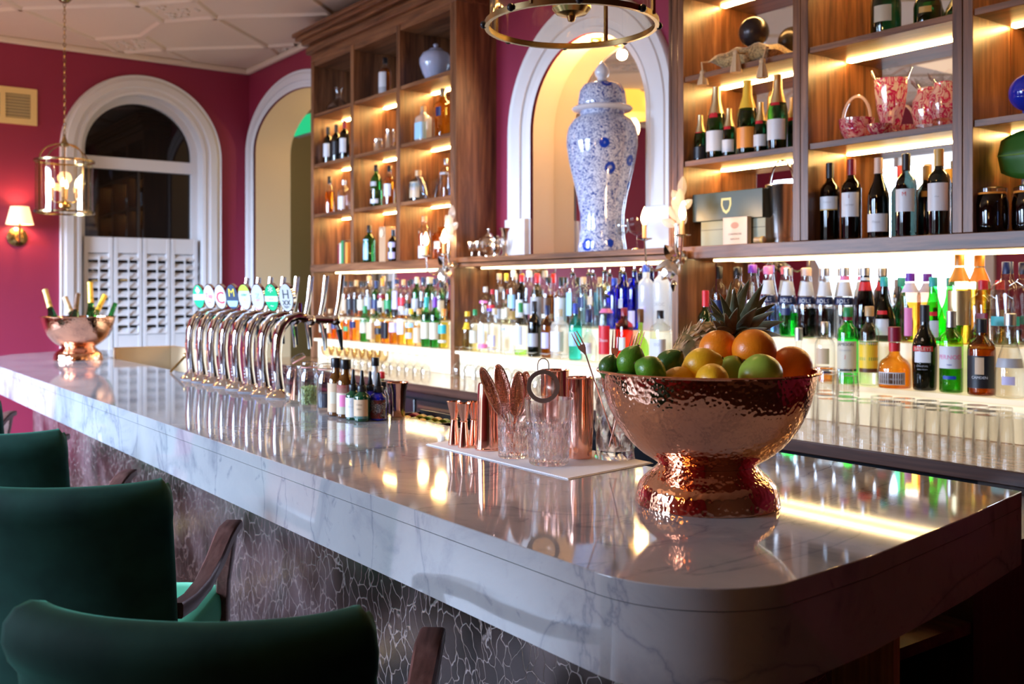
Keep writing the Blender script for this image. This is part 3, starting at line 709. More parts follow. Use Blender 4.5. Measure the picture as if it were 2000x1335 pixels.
# outlines as (radius fraction, height fraction)
SHP = {
 'spirit': [(.80, 0), (.97, .012), (1, .03), (1, .60), (.96, .66), (.80, .715), (.50, .76), (.36, .80), (.34, .86), (.34, .90)],
 'bord': [(.80, 0), (.97, .01), (1, .03), (1, .62), (.95, .67), (.78, .71), (.50, .745), (.40, .77), (.37, .82), (.37, .97)],
 'burg': [(.80, 0), (.97, .01), (1, .03), (1, .48), (.97, .54), (.80, .62), (.55, .70), (.42, .77), (.37, .84), (.36, .97)],
 'champ': [(.80, 0), (.97, .01), (1, .03), (1, .46), (.96, .53), (.78, .63), (.56, .72), (.44, .80), (.38, .87), (.36, .97)],
 'tall': [(.80, 0), (.97, .01), (1, .025), (1, .66), (.93, .71), (.70, .75), (.48, .775), (.42, .80), (.41, .90), (.41, .92)],
 'bols': [(.74, 0), (.92, .012), (.96, .04), (1, .30), (.98, .42), (.86, .54), (.66, .68), (.50, .80), (.44, .88), (.43, .93)],
 'round': [(.70, 0), (.95, .01), (1, .05), (1, .30), (.94, .38), (.76, .45), (.50, .50), (.34, .55), (.30, .62), (.32, .74), (.34, .80)],
 'squat': [(.85, 0), (.98, .015), (1, .05), (1, .58), (.94, .65), (.72, .71), (.40, .75), (.34, .79), (.33, .86)],
 'rect': [(.86, 0), (.98, .012), (1, .03), (1, .66), (.90, .72), (.50, .77), (.38, .80), (.36, .90)],
 'baileys': [(.78, 0), (.90, .01), (.94, .05), (1, .35), (.99, .50), (.85, .60), (.60, .67), (.42, .72), (.36, .78), (.34, .97)],
 'disc': [(.6, 0), (.80, .02), (1, .14), (1.05, .24), (1, .36), (.80, .48), (.52, .60), (.38, .70), (.33, .82), (.31, .9)],
 'flare': [(.90, 0), (.95, .015), (.92, .06), (.84, .25), (.95, .60), (1, .68), (.70, .71), (.36, .745), (.33, .80), (.33, .90)],
 'cone': [(.86, 0), (.98, .015), (1, .10), (.98, .28), (.80, .45), (.50, .62), (.36, .74), (.34, .90)],
 'small': [(.82, 0), (.97, .015), (1, .04), (1, .50), (.93, .58), (.66, .66), (.46, .72), (.44, .80), (.44, .92)],
}
def interp(prof, t):
    for (r0, z0), (r1, z1) in zip(prof[:-1], prof[1:]):
        if z0 <= t <= z1 and z1 > z0: return r0 + (r1 - r0) * (t - z0) / (z1 - z0)
    return prof[-1][0]
def wrap(r0, r1, z0, z1, half, a0, sq=0.0, n=12):
    mb = MB(); vs = []
    for j, (r, z) in enumerate(((r0, z0), (r1, z1))):
        for i in range(n + 1):
            a = a0 - half + 2 * half * i / n; k = 1.0
            if sq: k = 1 / (abs(math.cos(a)) ** (2 + sq) + abs(math.sin(a)) ** (2 + sq)) ** (1 / (2 + sq))
            vs.append((r * k * math.cos(a), r * k * math.sin(a), z))
    return mb.add(vs, [(i, i + 1, n + 2 + i, n + 1 + i) for i in range(n)])
def on_wrap(text, size, r, zc, a0, maxw=None, sq=0.0):
    def fn(x, y):
        a = a0 + x / r; k = 1.0
        if sq: k = 1 / (abs(math.cos(a)) ** (2 + sq) + abs(math.sin(a)) ** (2 + sq)) ** (1 / (2 + sq))
        return (r * k * math.cos(a), r * k * math.sin(a), zc + y)
    return text_mb(text, size, fn, maxw)
def bottle(p, h, r, shp='spirit', glass='clear', liq=None, lf=.5, cap='black', labels=(), name='bottle', label='', cat='bottle', group=None, turn=-70, text=(), milky=0, capz=None, pourer=0, foil=None, n=20):
    """labels: (z0, z1, half angle deg, colour); text: (string, size, z, colour)"""
    t = thing(name, label, cat, p, 0, group)
    pr = SHP[shp]; sq = 3.0 if shp in ('rect',) else 0.0
    g = MB().lathe([(a * r, b * h) for a, b in pr], n, sq=sq).build('glass_body', glassm(glass, milky), t, 50)
    if liq:
        q = [(a * r * .93, b * h) for a, b in pr if b < lf]; q = [(q[0][0], .006)] + q[1:] + [(interp(pr, lf) * r * .93, lf * h)]
        MB().lathe(q, n, sq=sq).build('liquid', thin(C[liq], liq + ' liquid', .15), t, 50)
    top = pr[-1]; rn = top[0] * r
    c0 = capz if capz is not None else (pr[-1][1] if shp not in ('bord', 'burg', 'champ', 'baileys') else .80)
    if shp in ('bord', 'burg', 'champ', 'baileys'):
        rb_ = interp(pr, c0) * r + .0012
        MB().lathe([(rb_, c0 * h), (interp(pr, (c0 + 1) / 2) * r + .0014, (c0 + .97) / 2 * h), (rn + .0018, .955 * h), (rn + .0018, h * .995), (rn * .7, h), (.0008, h)], 16).build('foil_cap', solid(cap), t, 50)
    elif pourer:
        MB().lathe([(rn * .95, (top[1] - .01) * h), (rn * 1.02, top[1] * h + .008), (rn * .4, top[1] * h + .014), (.0038, top[1] * h + .02)], 14).build('pourer_collar', M['rubber'], t)
        MB().tube([(0, 0, top[1] * h + .014), (0, 0, top[1] * h + .03), (.004, -.003, h)], [.0042, .0038, .003], 8).build('pourer_spout', M['chrome'], t)
    elif cap:
        rc = rn + .0022
        MB().lathe([(rc, (top[1] - .045) * h), (rc, h * .992), (rc * .85, h), (.0008, h)], 16).build('cap', solid(cap), t, 50)
    a0 = R(turn)
    for (z0, z1, ha, c) in labels:
        if z1 - z0 > .25 or True:
            zm = [z0 + (z1 - z0) * k / 4 for k in range(5)] if shp in ('baileys', 'bols', 'disc', 'flare', 'cone') else [z0, z1]
            mb = MB()
            for za, zb in zip(zm[:-1], zm[1:]): m2 = wrap(interp(pr, za) * r + .0008, interp(pr, zb) * r + .0008, za * h, zb * h, R(ha), a0, sq); mb.add(m2.v, m2.f)
            mb.build('paper_label' if z0 < .7 else 'neck_label', solid(c), t, 60)
    for (s_, sz, z, c) in text:
        rt = interp(pr, z) * r + .0016
        on_wrap(s_, sz, rt, z * h, a0, 2.2 * rt, sq).build('lettering', solid(c), t, 0)
    return t
def row(items, y, zb, group, rowname, bayname):
    """items: (px, py_top, radius m, shape, glass, liquid, fill, cap, labels, description, options)"""
    for i, it in enumerate(items):
        px, py, r, shp, gl, lq, lf, cap, labs, desc = it[:10]; op = it[10] if len(it) > 10 else {}
        q = at_y(px, py, y + op.pop('dy', 0)); h = q.z - zb
        lab = '%s, %s from left in %s of %s' % (desc, ORD[i], rowname, bayname)
        bottle((q.x, q.y, zb + .0006), h, r, shp, gl, lq, lf, cap, labs, label=lab, group=group, **op)
y1_, y2_ = 3.365, 3.493
L = lambda *a: a
m_ = (.20, .50, 62)
def lb(c, z0=.20, z1=.50, ha=62): return (z0, z1, ha, c)
# left bay, upper row
row([
 (675, 549, .036, 'spirit', 'clear', 'amber', .66, 'black', [lb('tan', .1, .5)], 'amber bottle with black cap'),
 (685.5, 549, .036, 'spirit', 'clear', 'brown', .6, 'black', [lb('black')], 'amber bottle with black label'),
 (696, 547, .036, 'rect', 'clear', 'amber', .5, 'cork', [lb('black'), (.84, .89, 180, 'gold')], 'square amber bottle, cork cap'),
 (707, 549, .036, 'spirit', 'clear', 'rose', .45, 'black', [lb('cream')], 'clear bottle with cream label'),
 (721, 539, .036, 'tall', 'clear', None, 0, 'cork', [lb('grey')], 'clear bottle with cork stopper'),
 (735, 548, .036, 'bord', 'green', None, 0, 'navy', [lb('navy')], 'green bottle with dark foil'),
 (747, 544, .036, 'squat', 'clear', 'amber', .62, 'orange', [lb('cream', .15, .45), (.5, .6, 70, 'maroon')], 'amber bottle with orange cap'),
 (760, 549, .036, 'spirit', 'clear', 'gold', .65, 'black', [lb('green')], 'golden bottle with green label'),
 (775, 545, .036, 'tall', 'clear', 'amber', .6, 'navy', [lb('lilac', .25, .7, 45), (.1, .22, 60, 'black')], 'amber bottle with tall lilac label'),
 (788, 546, .036, 'spirit', 'clear', 'amber', .4, 'cork', [lb('red', .35, .55), (.12, .33, 60, 'white')], 'bottle with red and white label'),
 (799, 548, .036, 'spirit', 'clear', None, 0, 'black', [lb('black', .3, .42), (.12, .29, 60, 'grey')], 'clear bottle, dark label and cap'),
 (814, 541, .036, 'spirit', 'green', None, 0, 'cream', [lb('grey')], 'green bottle with cream cap'),
 (827, 541, .036, 'tall', 'clear', 'gold', .5, 'navy', [lb('black', .3, .45)], 'golden bottle with navy cap'),
 (837, 541, .033, 'spirit', 'green', None, 0, 'cream', [lb('white', .2, .4)], 'slim green bottle, cream cap'),
 (849, 544, .033, 'spirit', 'clear', 'brown', .5, 'navy', [lb('brown')], 'brown bottle with navy cap'),
 (862, 546, .040, 'squat', 'clear', 'amber', .55, 'black', [lb('cream', .1, .5), (.5, .54, 180, 'black')], 'squat bottle with cream label'),
], y2_, ZS2, 'bottles on the upper step, left bay', 'upper row', 'left lit bay')
# left bay, lower row
row([
 (633, 600, .037, 'spirit', 'clear', 'amber', .6, 'black', [lb('cream')], 'amber bottle with cream label'),
 (645, 603, .037, 'rect', 'clear', 'orange', .66, 'cork', [lb('tan')], 'square orange bottle'),
 (656, 603, .037, 'spirit', 'clear', 'orange', .66, 'black', [lb('navy', .35, .55, 40)], 'orange bottle with navy label'),
 (668, 606, .037, 'rect', 'clear', 'orange', .62, 'cork', [lb('red', .15, .4, 40)], 'square bottle with red label'),
 (680, 604, .037, 'spirit', 'clear', 'amber', .66, 'black', [lb('green', .3, .45, 40)], 'amber bottle, small green label'),
 (694, 602, .037, 'rect', 'clear', 'orange', .65, 'black', [lb('navy', .4, .6, 45)], 'square bottle with navy label'),
 (713, 597, .037, 'bord', 'green', None, 0, 'green', [lb('cream', .25, .66, 55)], 'green wine bottle, cream label', dict(dy=-.01)),
 (728, 603, .037, 'rect', 'clear', 'rose', .5, 'cork', [lb('tan', .1, .6)], 'square bottle, tan label'),
 (742, 600, .037, 'spirit', 'clear', 'gold', .66, 'black', [lb('black', .25, .42, 50), (.5, .6, 60, 'white')], 'golden bottle with black band'),
 (756, 603, .037, 'rect', 'clear', 'orange', .64, 'black', [lb('black', .15, .62, 50)], 'square bottle, tall black label'),
 (771, 604, .039, 'squat', 'clear', 'amber', .60, 'black', [lb('lilac', .35, .62, 80)], 'squat bottle with lilac label'),
 (786, 598, .037, 'tall', 'clear', 'gold', .6, 'white', [lb('white', .28, .68, 50)], 'bottle with tall white label'),
 (803, 603, .038, 'spirit', 'clear', 'gold', .62, 'yellow', [lb('lblue', .5, .62, 60), (.2, .36, 45, 'grey')], 'golden bottle with pale blue label'),
 (818, 603, .037, 'spirit', 'clear', 'rose', .55, 'cork', [lb('tan', .1, .5)], 'pale amber bottle with tan label'),
 (833, 580, .037, 'bord', 'green', None, 0, 'teal', [lb('cream', .17, .5, 75)], 'green wine bottle with teal foil'),
 (850, 580, .037, 'bord', 'green', None, 0, 'purple', [lb('cream', .17, .5, 75)], 'green wine bottle with purple foil'),
 (867, 603, .037, 'squat', 'clear', 'gold', .66, 'orange', [lb('teal', .38, .6, 60), (.15, .22, 60, 'cream')], 'golden bottle with teal label'),
], y1_, ZS1, 'bottles on the lower step, left bay', 'lower row', 'left lit bay')
# middle bay, upper row
row([
 (948, 560, .036, 'spirit', 'clear', None, 0, 'white', [lb('pink', .55, .62)], 'clear bottle with white cap'),
 (962, 565, .034, 'spirit', 'clear', None, 0, 'red', [(.45, .55, 60, 'red'), (.36, .44, 60, 'purple')], 'clear bottle, red and purple bands'),
 (975, 534, .032, 'tall', 'clear', None, 0, 'tan', [lb('grey', .1, .3)], 'clear bottle with tan cap'),
 (989, 534, .032, 'spirit', 'clear', 'yellow', .5, 'yellow', [lb('cream', .1, .3)], 'clear bottle with yellow cap'),
 (1003, 528, .034, 'tall', 'clear', None, 0, 'white', [lb('lblue', .3, .55, 45), (.1, .25, 60, 'gold')], 'tall clear bottle, white cap'),
 (1019, 536, .036, 'spirit', 'dark', None, 0, 'red', [lb('white', .15, .5, 40)], 'black bottle with red cap'),
 (1033, 528, .034, 'tall', 'clear', None, 0, 'white', [lb('grey', .2, .4)], 'clear bottle with white neck'),
 (1049, 534, .038, 'squat', 'clear', 'gold', .6, 'red', [lb('grey', .1, .55, 75)], 'bottle with round red stopper'),
 (1071, 541, .038, 'tall', 'clear', 'brown', .62, 'black', [lb('brown', .26, .58, 60), (.16, .25, 70, 'cream')], 'dark rum bottle with brown label'),
 (1096, 541, .038, 'squat', 'clear', 'gold', .5, 'black', [lb('white', .05, .58, 80)], 'clear bottle with big white label'),
 (1118, 526, .040, 'rect', 'pale', None, 0, None, [lb('lblue', .2, .6, 25)], 'pale blue square bottle with pourer', dict(pourer=1)),
 (1140, 541, .036, 'rect', 'pale', None, 0, 'tan', [lb('navy', .4, .6, 30)], 'pale blue bottle with dark shield'),
 (1158, 527, .036, 'rect', 'clear', None, 0, None, [lb('tan', .4, .55, 25)], 'clear square bottle with pourer', dict(pourer=1)),
 (1181, 521, .042, 'flare', 'pale', None, 0, None, [], 'wide flared clear bottle, pourer', dict(pourer=1)),
 (1200, 543, .036, 'rect', 'blue', None, 0, 'blue', [], 'cobalt blue square bottle'),
 (1218, 524, .036, 'rect', 'blue', None, 0, None, [lb('grey', .35, .5, 20)], 'cobalt blue square bottle with pourer', dict(pourer=1)),
 (1239, 519, .037, 'spirit', 'blue', None, 0, None, [lb('lilac', .05, .3, 30)], 'blue and clear bottle, pourer', dict(pourer=1)),
 (1262, 515, .040, 'tall', 'clear', None, 0, 'blue', [lb('skyblue' if 0 else 'lilac', .28, .36, 25), (.80, .90, 180, 'white')], 'frosted white bottle with blue cap', dict(milky=.75)),
 (1292, 508, .040, 'tall', 'clear', None, 0, 'white', [(.84, .93, 30, 'blue')], 'tall frosted white bottle, white cap', dict(milky=.8, text=[('CIROC', .022, .38, 'grey')])),
], y2_, ZS2, 'bottles on the upper step, middle bay', 'upper row', 'middle lit bay')
row([
 (913, 608, .032, 'small', 'clear', 'yellow', .7, 'yellow', [lb('yellow', .55, .72)], 'small bottle with yellow label'),
 (928, 604, .034, 'spirit', 'clear', 'yellow', .5, 'green', [lb('cream')], 'pale bottle with green cap'),
 (945, 596, .036, 'spirit', 'clear', None, 0, 'silver', [lb('white', .2, .6, 40), (.08, .18, 70, 'pink')], 'clear bottle with white label'),
 (966, 602, .036, 'rect', 'clear', None, 0, 'cream', [lb('lilac', .15, .4, 40)], 'square clear bottle, lilac label'),
 (990, 600, .040, 'squat', 'clear', None, 0, 'cream', [(.5, .58, 20, 'grey')], 'clear bottle with grey star'),
 (1017, 591, .038, 'squat', 'clear', 'lime', .10, 'green', [lb('white', .2, .56, 45)], 'clear bottle with white oval label', dict(liq_=1) if 0 else {}),
 (1044, 588, .038, 'squat', 'wine', None, 0, 'black', [lb('grey', .18, .42, 60)], 'black bottle with grey diagonal label'),
 (1069, 596, .033, 'squat', 'brown', None, 0, 'navy', [lb('lilac', .18, .48, 45)], 'brown medicine bottle with white label'),
 (1093, 604, .040, 'rect', 'clear', None, 0, 'cream', [lb('white', .15, .55, 60)], 'square bottle, large white label', dict(milky=.3)),
 (1124, 592, .036, 'squat', 'teal', None, 0, 'blue', [lb('lblue', .25, .5, 40)], 'turquoise bottle with blue cap'),
 (1150, 604, .042, 'round', 'clear', None, 0, 'navy', [lb('white', .15, .36, 50)], 'round clear bottle, dark cap'),
 (1184, 569, .038, 'tall', 'clear', None, 0, None, [lb('red', .12, .52, 55), (.70, .76, 180, 'pink')], 'clear bottle, red label, pourer', dict(pourer=1, text=[('Chase', .022, .32, 'white')])),
 (1219, 601, .038, 'rect', 'red', None, 0, 'maroon', [lb('white', .25, .48, 35)], 'bright red bottle, white label'),
 (1251, 603, .040, 'round', 'lime', None, 0, 'brown', [], 'lime green round bottle'),
 (1290, 606, .042, 'rect', 'clear', None, 0, 'black', [lb('white', .08, .5, 60)], 'square clear bottle, white label', dict(text=[('oo', .03, .42, 'grey')])),
], y1_, ZS1, 'bottles on the lower step, middle bay', 'lower row', 'middle lit bay')
# right bay, upper row
W_ = [(.60, .80, 180, 'white'), (.48, .58, 180, 'navy')]
bt = [('BOLS', .024, .53, 'white')]
row([
 (1405, 520, .038, 'squat', 'clear', 'amber', .58, 'black', [lb('navy', .15, .5)], 'amber bottle with black cap'),
 (1441, 522, .040, 'tall', 'clear', None, 0, 'black', [lb('white', .2, .5)], 'clear bottle with black cap'),
 (1470, 517, .040, 'bols', 'clear', 'lilac', .5, 'purple', [], 'clear tapered bottle, purple cap'),
 (1500, 520, .040, 'bols', 'clear', 'skyb', .45, 'pink', W_, 'pale blue liqueur with pink cap', dict(text=bt)),
 (1539, 523, .040, 'bols', 'clear', 'bgreen', .35, 'silver', [(.60, .80, 180, 'white'), (.47, .58, 180, 'navy'), (.32, .42, 30, 'navy')], 'bright green liqueur, silver cap', dict(text=bt)),
 (1576, 523, .040, 'bols', 'clear', 'wine', .42, 'rosefoil', W_, 'dark liqueur, rose-gold cap', dict(text=bt)),
 (1611, 523, .040, 'bols', 'clear', 'smoke', .42, 'silver', W_, 'grey-brown liqueur, silver cap', dict(text=bt)),
 (1650, 522, .040, 'bols', 'clear', 'smoke', .46, 'silver', W_ + [(.82, .88, 180, 'pink')], 'clear liqueur with pink neck', dict(text=bt)),
 (1690, 522, .040, 'bols', 'dark', None, 0, 'silver', [(.68, .80, 180, 'red'), (.82, .86, 180, 'white')], 'black liqueur with red neck'),
 (1727, 541, .042, 'disc', 'dgreen', None, 0, 'teal', [(.10, .35, 34, 'white'), (.42, .48, 30, 'red')], 'round dark bottle, white disc label', dict(capz=None)),
 (1778, 533, .038, 'tall', 'rose', 'gold', .58, 'purple', [(.10, .50, 22, 'pink'), (.72, .86, 180, 'lilac')], 'golden bottle, pink vertical label'),
 (1823, 541, .044, 'disc', 'bgreen', None, 0, 'teal', [(.10, .35, 34, 'white'), (.42, .48, 30, 'red')], 'round green bottle, white disc label'),
 (1874, 497, .040, 'tall', 'yellow', 'gold', .62, 'orange', [(.22, .60, 70, 'foil'), (.70, .86, 180, 'orange')], 'tall gold-labelled bottle, orange neck', dict(dy=-.01)),
 (1920, 547, .040, 'rect', 'clear', 'rose', .55, 'red', [(.2, .5, 25, 'maroon')], 'faceted decanter bottle, red neck', dict(dy=.0)),
 (1968, 511, .046, 'rect', 'clear', None, 0, 'navy', [(.25, .36, 60, 'teal')], 'ornate cut bottle with navy cap'),
], y2_, ZS2, 'bottles on the upper step, right bay', 'upper row', 'right lit bay')
row([
 (1378, 567, .037, 'bord', 'green', None, 0, 'red', [lb('white', .2, .5, 60)], 'green wine bottle with red foil', dict(dy=.0)),
 (1560, 640, .040, 'round', 'clear', 'rose', .3, 'silver', [lb('lilac', .06, .3, 60)], 'round pale pink bottle'),
 (1611, 628, .040, 'squat', 'clear', 'orange', .24, 'silver', [(.30, .56, 40, 'tan'), (.14, .22, 50, 'navy')], 'clear bottle with orange liquor'),
 (1656, 600, .040, 'tall', 'bgreen', None, 0, 'green', [(.20, .56, 66, 'cream'), (.17, .20, 66, 'black'), (.83, .90, 180, 'maroon')], 'bright green whiskey bottle, cream label', dict(text=[('JAMESON', .016, .52, 'black'), ('IRISH WHISKEY', .007, .44, 'grey'), ('J', .018, .36, 'red')])),
 (1698, 598, .036, 'tall', 'clear', None, 0, 'cork', [(.22, .55, 70, 'yellow'), (.51, .56, 72, 'green'), (.32, .36, 72, 'green'), (.17, .22, 72, 'brown')], 'clear rum bottle, yellow label', dict(text=[('WRAY & NEPHEW', .009, .535, 'white')])),
 (1747, 638, .062, 'round', 'clear', 'orange', .6, 'maroon', [(.07, .27, 48, 'white'), (.085, .255, 44, 'brown'), (.60, .74, 180, 'red')], 'round orange liqueur, red ribbon', dict(text=[('GRAND MARNIER', .011, .16, 'white')], dy=-.012, n=28)),
 (1806, 595, .044, 'baileys', 'wine', None, 0, 'black', [(.46, .52, 50, 'red'), (.33, .455, 38, 'white')], 'black bottle with red banner label', dict(text=[('BAILEYS', .018, .49, 'cream'), ('ORIGINAL', .009, .29, 'grey'), ('IRISH CREAM', .006, .25, 'grey'), ('&', .016, .60, 'tan')])),
 (1858, 607, .040, 'bord', 'lime', 'green', .3, 'silver', [(.30, .57, 66, 'white'), (.17, .21, 32, 'blue')], 'yellow-green aniseed bottle, white label', dict(text=[('PERNOD', .022, .44, 'pink'), ('PARIS', .007, .345, 'blue')])),
 (1917, 622, .046, 'squat', 'brown', 'amber', .6, 'black', [(.10, .52, 66, 'black'), (.28, .50, 18, 'tan')], 'amber spiced rum, black label', dict(text=[('KRAKEN', .015, .26, 'white')] if 0 else dict(text=[('CAMDEN', .013, .24, 'white')])['text'])),
 (1973, 612, .050, 'cone', 'clear', None, 0, 'silver', [(.36, .47, 70, 'grey'), (.16, .26, 24, 'lilac')], 'clear tapered bottle, grey band'),
], y1_, ZS1, 'bottles on the lower step, right bay', 'lower row', 'right lit bay')
# wine bottles on the ledge and in the cabinets
def shelf_bottles(items, y, zb, group, where):
    for i, it in enumerate(items):
        px, py, r, shp, gl, lq, lf, cap, labs, desc = it[:10]; op = it[10] if len(it) > 10 else {}
        q = at_y(px, py, y + op.pop('dy', 0))
        bottle((q.x, q.y, zb + .0006), q.z - zb, r, shp, gl, lq, lf, cap, labs, label=desc + ' ' + where, group=group, **op)
RS = 'standing on the ledge, right of the champagne bucket'
shelf_bottles([
 (1621, 318, .038, 'bord', 'wine', None, 0, 'black', [(.40, .56, 62, 'white'), (.385, .40, 62, 'gold')], 'dark wine bottle with shield label and gold line,', dict(text=[('Chateau', .010, .49, 'grey')])),
 (1663, 311, .038, 'bord', 'wine', None, 0, 'maroon', [(.28, .58, 58, 'white')], 'wine bottle with maroon foil and white label,', dict(text=[('I', .02, .53, 'maroon'), ('Lagrange', .011, .43, 'grey')])),
 (1716, 308, .040, 'burg', 'wine', None, 0, 'rosefoil', [(.08, .30, 66, 'white')], 'sloping wine bottle with low white label,', dict(text=[('Pinot', .014, .2, 'grey')])),
 (1770, 300, .038, 'bord', 'wine', None, 0, 'black', [(.30, .57, 58, 'white')], 'wine bottle with small red emblem on white label,', dict(text=[('M', .022, .51, 'red')])),
 (1809, 324, .034, 'bord', 'wine', None, 0, 'gold', [(.56, .64, 20, 'gold')], 'slim wine bottle with gold foil,', dict(dy=.09)),
 (1834, 291, .040, 'bord', 'wine', None, 0, 'gold', [(.28, .60, 58, 'white')], 'tallest wine bottle, gold foil and engraved label,', dict(text=[('~', .03, .45, 'grey')])),
], 3.385, ZL1, 'wine bottles on the ledge, right cabinet', 'on the right-hand ledge')
CH = [(.10, .38, 62, 'white'), (.74, .80, 180, 'foil')]
def champs(items, y, zb, where):
    for it in items:
        px, py, r, cap, labs, desc, dy = it
        q = at_y(px, py, y + dy); bottle((q.x, q.y, zb + .0006), q.z - zb, r, 'champ', 'dgreen', None, 0, cap, labs, label=desc + where, capz=.62, group='champagne bottles in the right cabinet')
champs([
 (1368, 225, .030, 'foil', [(.60, .66, 36, 'red'), (.05, .3, 62, 'black')], 'small champagne bottle with dark label, leftmost', 0),
 (1399, 170, .044, 'foil', [(.10, .38, 62, 'white'), (.56, .63, 30, 'red')], 'tall white-labelled champagne bottle, second from left', 0),
 (1424, 212, .030, 'foil', [(.10, .35, 62, 'white'), (.56, .63, 36, 'red')], 'half champagne bottle just left of the orange-labelled one', 0),
 (1460, 158, .045, 'yfoil', [(.08, .36, 66, 'orange')], 'champagne bottle with orange label and orange foil', 0),
 (1486, 200, .030, 'foil', [(.12, .35, 62, 'white'), (.56, .63, 36, 'red')], 'half champagne bottle just right of the orange-labelled one', 0),
 (1519, 146, .043, 'foil', [(.13, .40, 62, 'white'), (.58, .65, 30, 'red')], 'tall champagne bottle right of the orange-labelled one', 0),
 (1548, 190, .028, 'foil', [(.08, .33, 62, 'black'), (.56, .63, 36, 'red')], 'half champagne bottle beside the upright, rightmost', 0.10)], 3.365, SH[0], ' on the middle shelf')
champs([(1730, -60, .056, 'black', [(.18, .42, 34, 'cream')], 'large dark champagne bottle with shield label', 0),
        (1812, -40, .050, 'black', [(.30, .42, 26, 'gold')], 'green champagne bottle with gold label', .05)], 3.40, SH[1], ' on the upper shelf, centre compartment')
# left cabinet contents
def one(px, py, y, zb, r, shp, gl, lq, lf, cap, labs, desc, **op):
    q = at_y(px, py, y); bottle((q.x, q.y, zb + .0006), q.z - zb, r, shp, gl, lq, lf, cap, labs, label=desc, **op)
for px, py, cap, d in ((641, 248, 'black', 'leftmost wine bottle with white label'), (657, 243, 'black', 'middle wine bottle with dark label'), (673, 235, 'maroon', 'rightmost wine bottle with white label')):
    one(px, py, 3.40, SH[1], .037, 'bord', 'wine', None, 0, cap, [(.2, .55, 60, 'black' if px == 657 else 'white')], d + ', left compartment of the left cabinet', group='wine bottles in the left cabinet')
one(644, 345, 3.40, SH[0], .038, 'squat', 'clear', 'orange', .6, 'black', [], 'amber bottle in the left compartment below the three wine bottles')
one(672, 352, 3.42, SH[0], .040, 'rect', 'clear', None, 0, 'silver', [(.1, .5, 50, 'white')], 'clear square bottle with white label beside the left compartment upright')
one(752, 113, 3.42, SH[2], .045, 'spirit', 'clear', 'orange', .72, 'black', [(.25, .62, 50, 'white'), (.10, .25, 50, 'grey')], 'amber bottle alone on the top shelf of the left cabinet')
one(735, 322, 3.40, SH[0], .042, 'spirit', 'green', None, 0, 'black', [(.10, .20, 60, 'white'), (.5, .6, 40, 'grey')], 'tall green bottle in the centre of the left cabinet', text=[('GLEN', .014, .42, 'cream')])
one(761, 324, 3.42, SH[0], .040, 'spirit', 'clear', 'amber', .72, 'black', [(.25, .55, 50, 'white')], 'amber bottle with white label beside the tall green one')
one(827, 208, 3.41, SH[1], .048, 'rect', 'clear', None, 0, 'cork', [(.1, .55, 60, 'lblue')], 'square clear bottle with pale label, right compartment of the left cabinet', milky=.35)
one(865, 173, 3.44, SH[1], .050, 'rect', 'gold', None, 0, 'silver', [(.45, .62, 25, 'navy')], 'tall golden bottle on the shelf below the pale jar')
one(817, 333, 3.40, SH[0], .058, 'squat', 'skyb', None, 0, 'cork', [(.12, .62, 45, 'tan')], 'blue gin bottle with cork and tan label', text=[('GIN', .02, .4, 'lilac')])
one(871, 310, 3.45, SH[0], .033, 'rect', 'clear', None, 0, 'silver', [(.6, .66, 60, 'grey')], 'faceted clear bottle standing right of the cut glass vase')
one(721, 440, 3.38, ZL1, .044, 'squat', 'green', None, 0, 'black', [(.08, .62, 30, 'lblue')], 'green bottle with long pale label on the ledge, left cabinet')
one(768, 448, 3.42, ZL1, .034, 'bord', 'wine', None, 0, 'black', [(.1, .3, 60, 'lilac'), (.45, .6, 60, 'lilac')], 'dark bottle with lilac bands beside the wooden box')
one(829, 422, 3.40, ZL1, .040, 'tall', 'clear', 'orange', .6, 'cork', [(.05, .32, 60, 'white')], 'tall amber bottle with white label behind the left candle lamp')
one(862, 436, 3.46, ZL1, .050, 'rect', 'amber', None, 0, None, [(.3, .5, 30, 'cream')], 'broad amber decanter bottle behind the left candle lamp')
# ------------------------------------------------------------------ blue and white temple jar
def porcelain(cells=34.0):
    m, nt, b = newmat('blue and white porcelain')
    v = mapped(nt, (1, 1, 1))
    nz = noise(nt, v, 32, 2, 2.6, .5)
    sub = nt.nodes.new('ShaderNodeMath'); sub.operation = 'SUBTRACT'; sub.inputs[1].default_value = .5; nt.links.new(nz, sub.inputs[0])
    ab = nt.nodes.new('ShaderNodeMath'); ab.operation = 'ABSOLUTE'; nt.links.new(sub.outputs[0], ab.inputs[0])
    scroll = ramp(nt, ab.outputs[0], [(0.0, (.02, .05, .26)), (.028, (.03, .08, .34)), (.055, (.66, .70, .82))])
    vo = nt.nodes.new('ShaderNodeTexVoronoi'); vo.inputs['Scale'].default_value = 7.5; vo.inputs['Randomness'].default_value = .75; nt.links.new(v, vo.inputs['Vector'])
    fl = ramp(nt, vo.outputs['Distance'], [(0, (0, 0, 0)), (.10, (0, 0, 0)), (.13, (.9, .9, .9)), (.16, (0, 0, 0)), (.24, (0, 0, 0)), (.27, (1, 1, 1))])
    mx = nt.nodes.new('ShaderNodeMix'); mx.data_type = 'RGBA'; nt.links.new(fl, mx.inputs[0]); mx.inputs[6].default_value = (.01, .05, .42, 1); nt.links.new(scroll, mx.inputs[7])
    nt.links.new(mx.outputs[2], b.inputs['Base Color']); b.inputs['Roughness'].default_value = .08; b.inputs['Coat Weight'].default_value = .5
    return m
M['porcelain'] = porcelain(); M['white_glaze'] = P('white glaze', (.72, .74, .80), .1, coat=.5)
q = at_y(1176, 487, 3.43)
tj = thing('temple_jar', 'tall lidded blue and white porcelain jar standing before the arched niche', 'jar', (q.x, q.y, ZL1 + .0008))
kx = .192 / .20
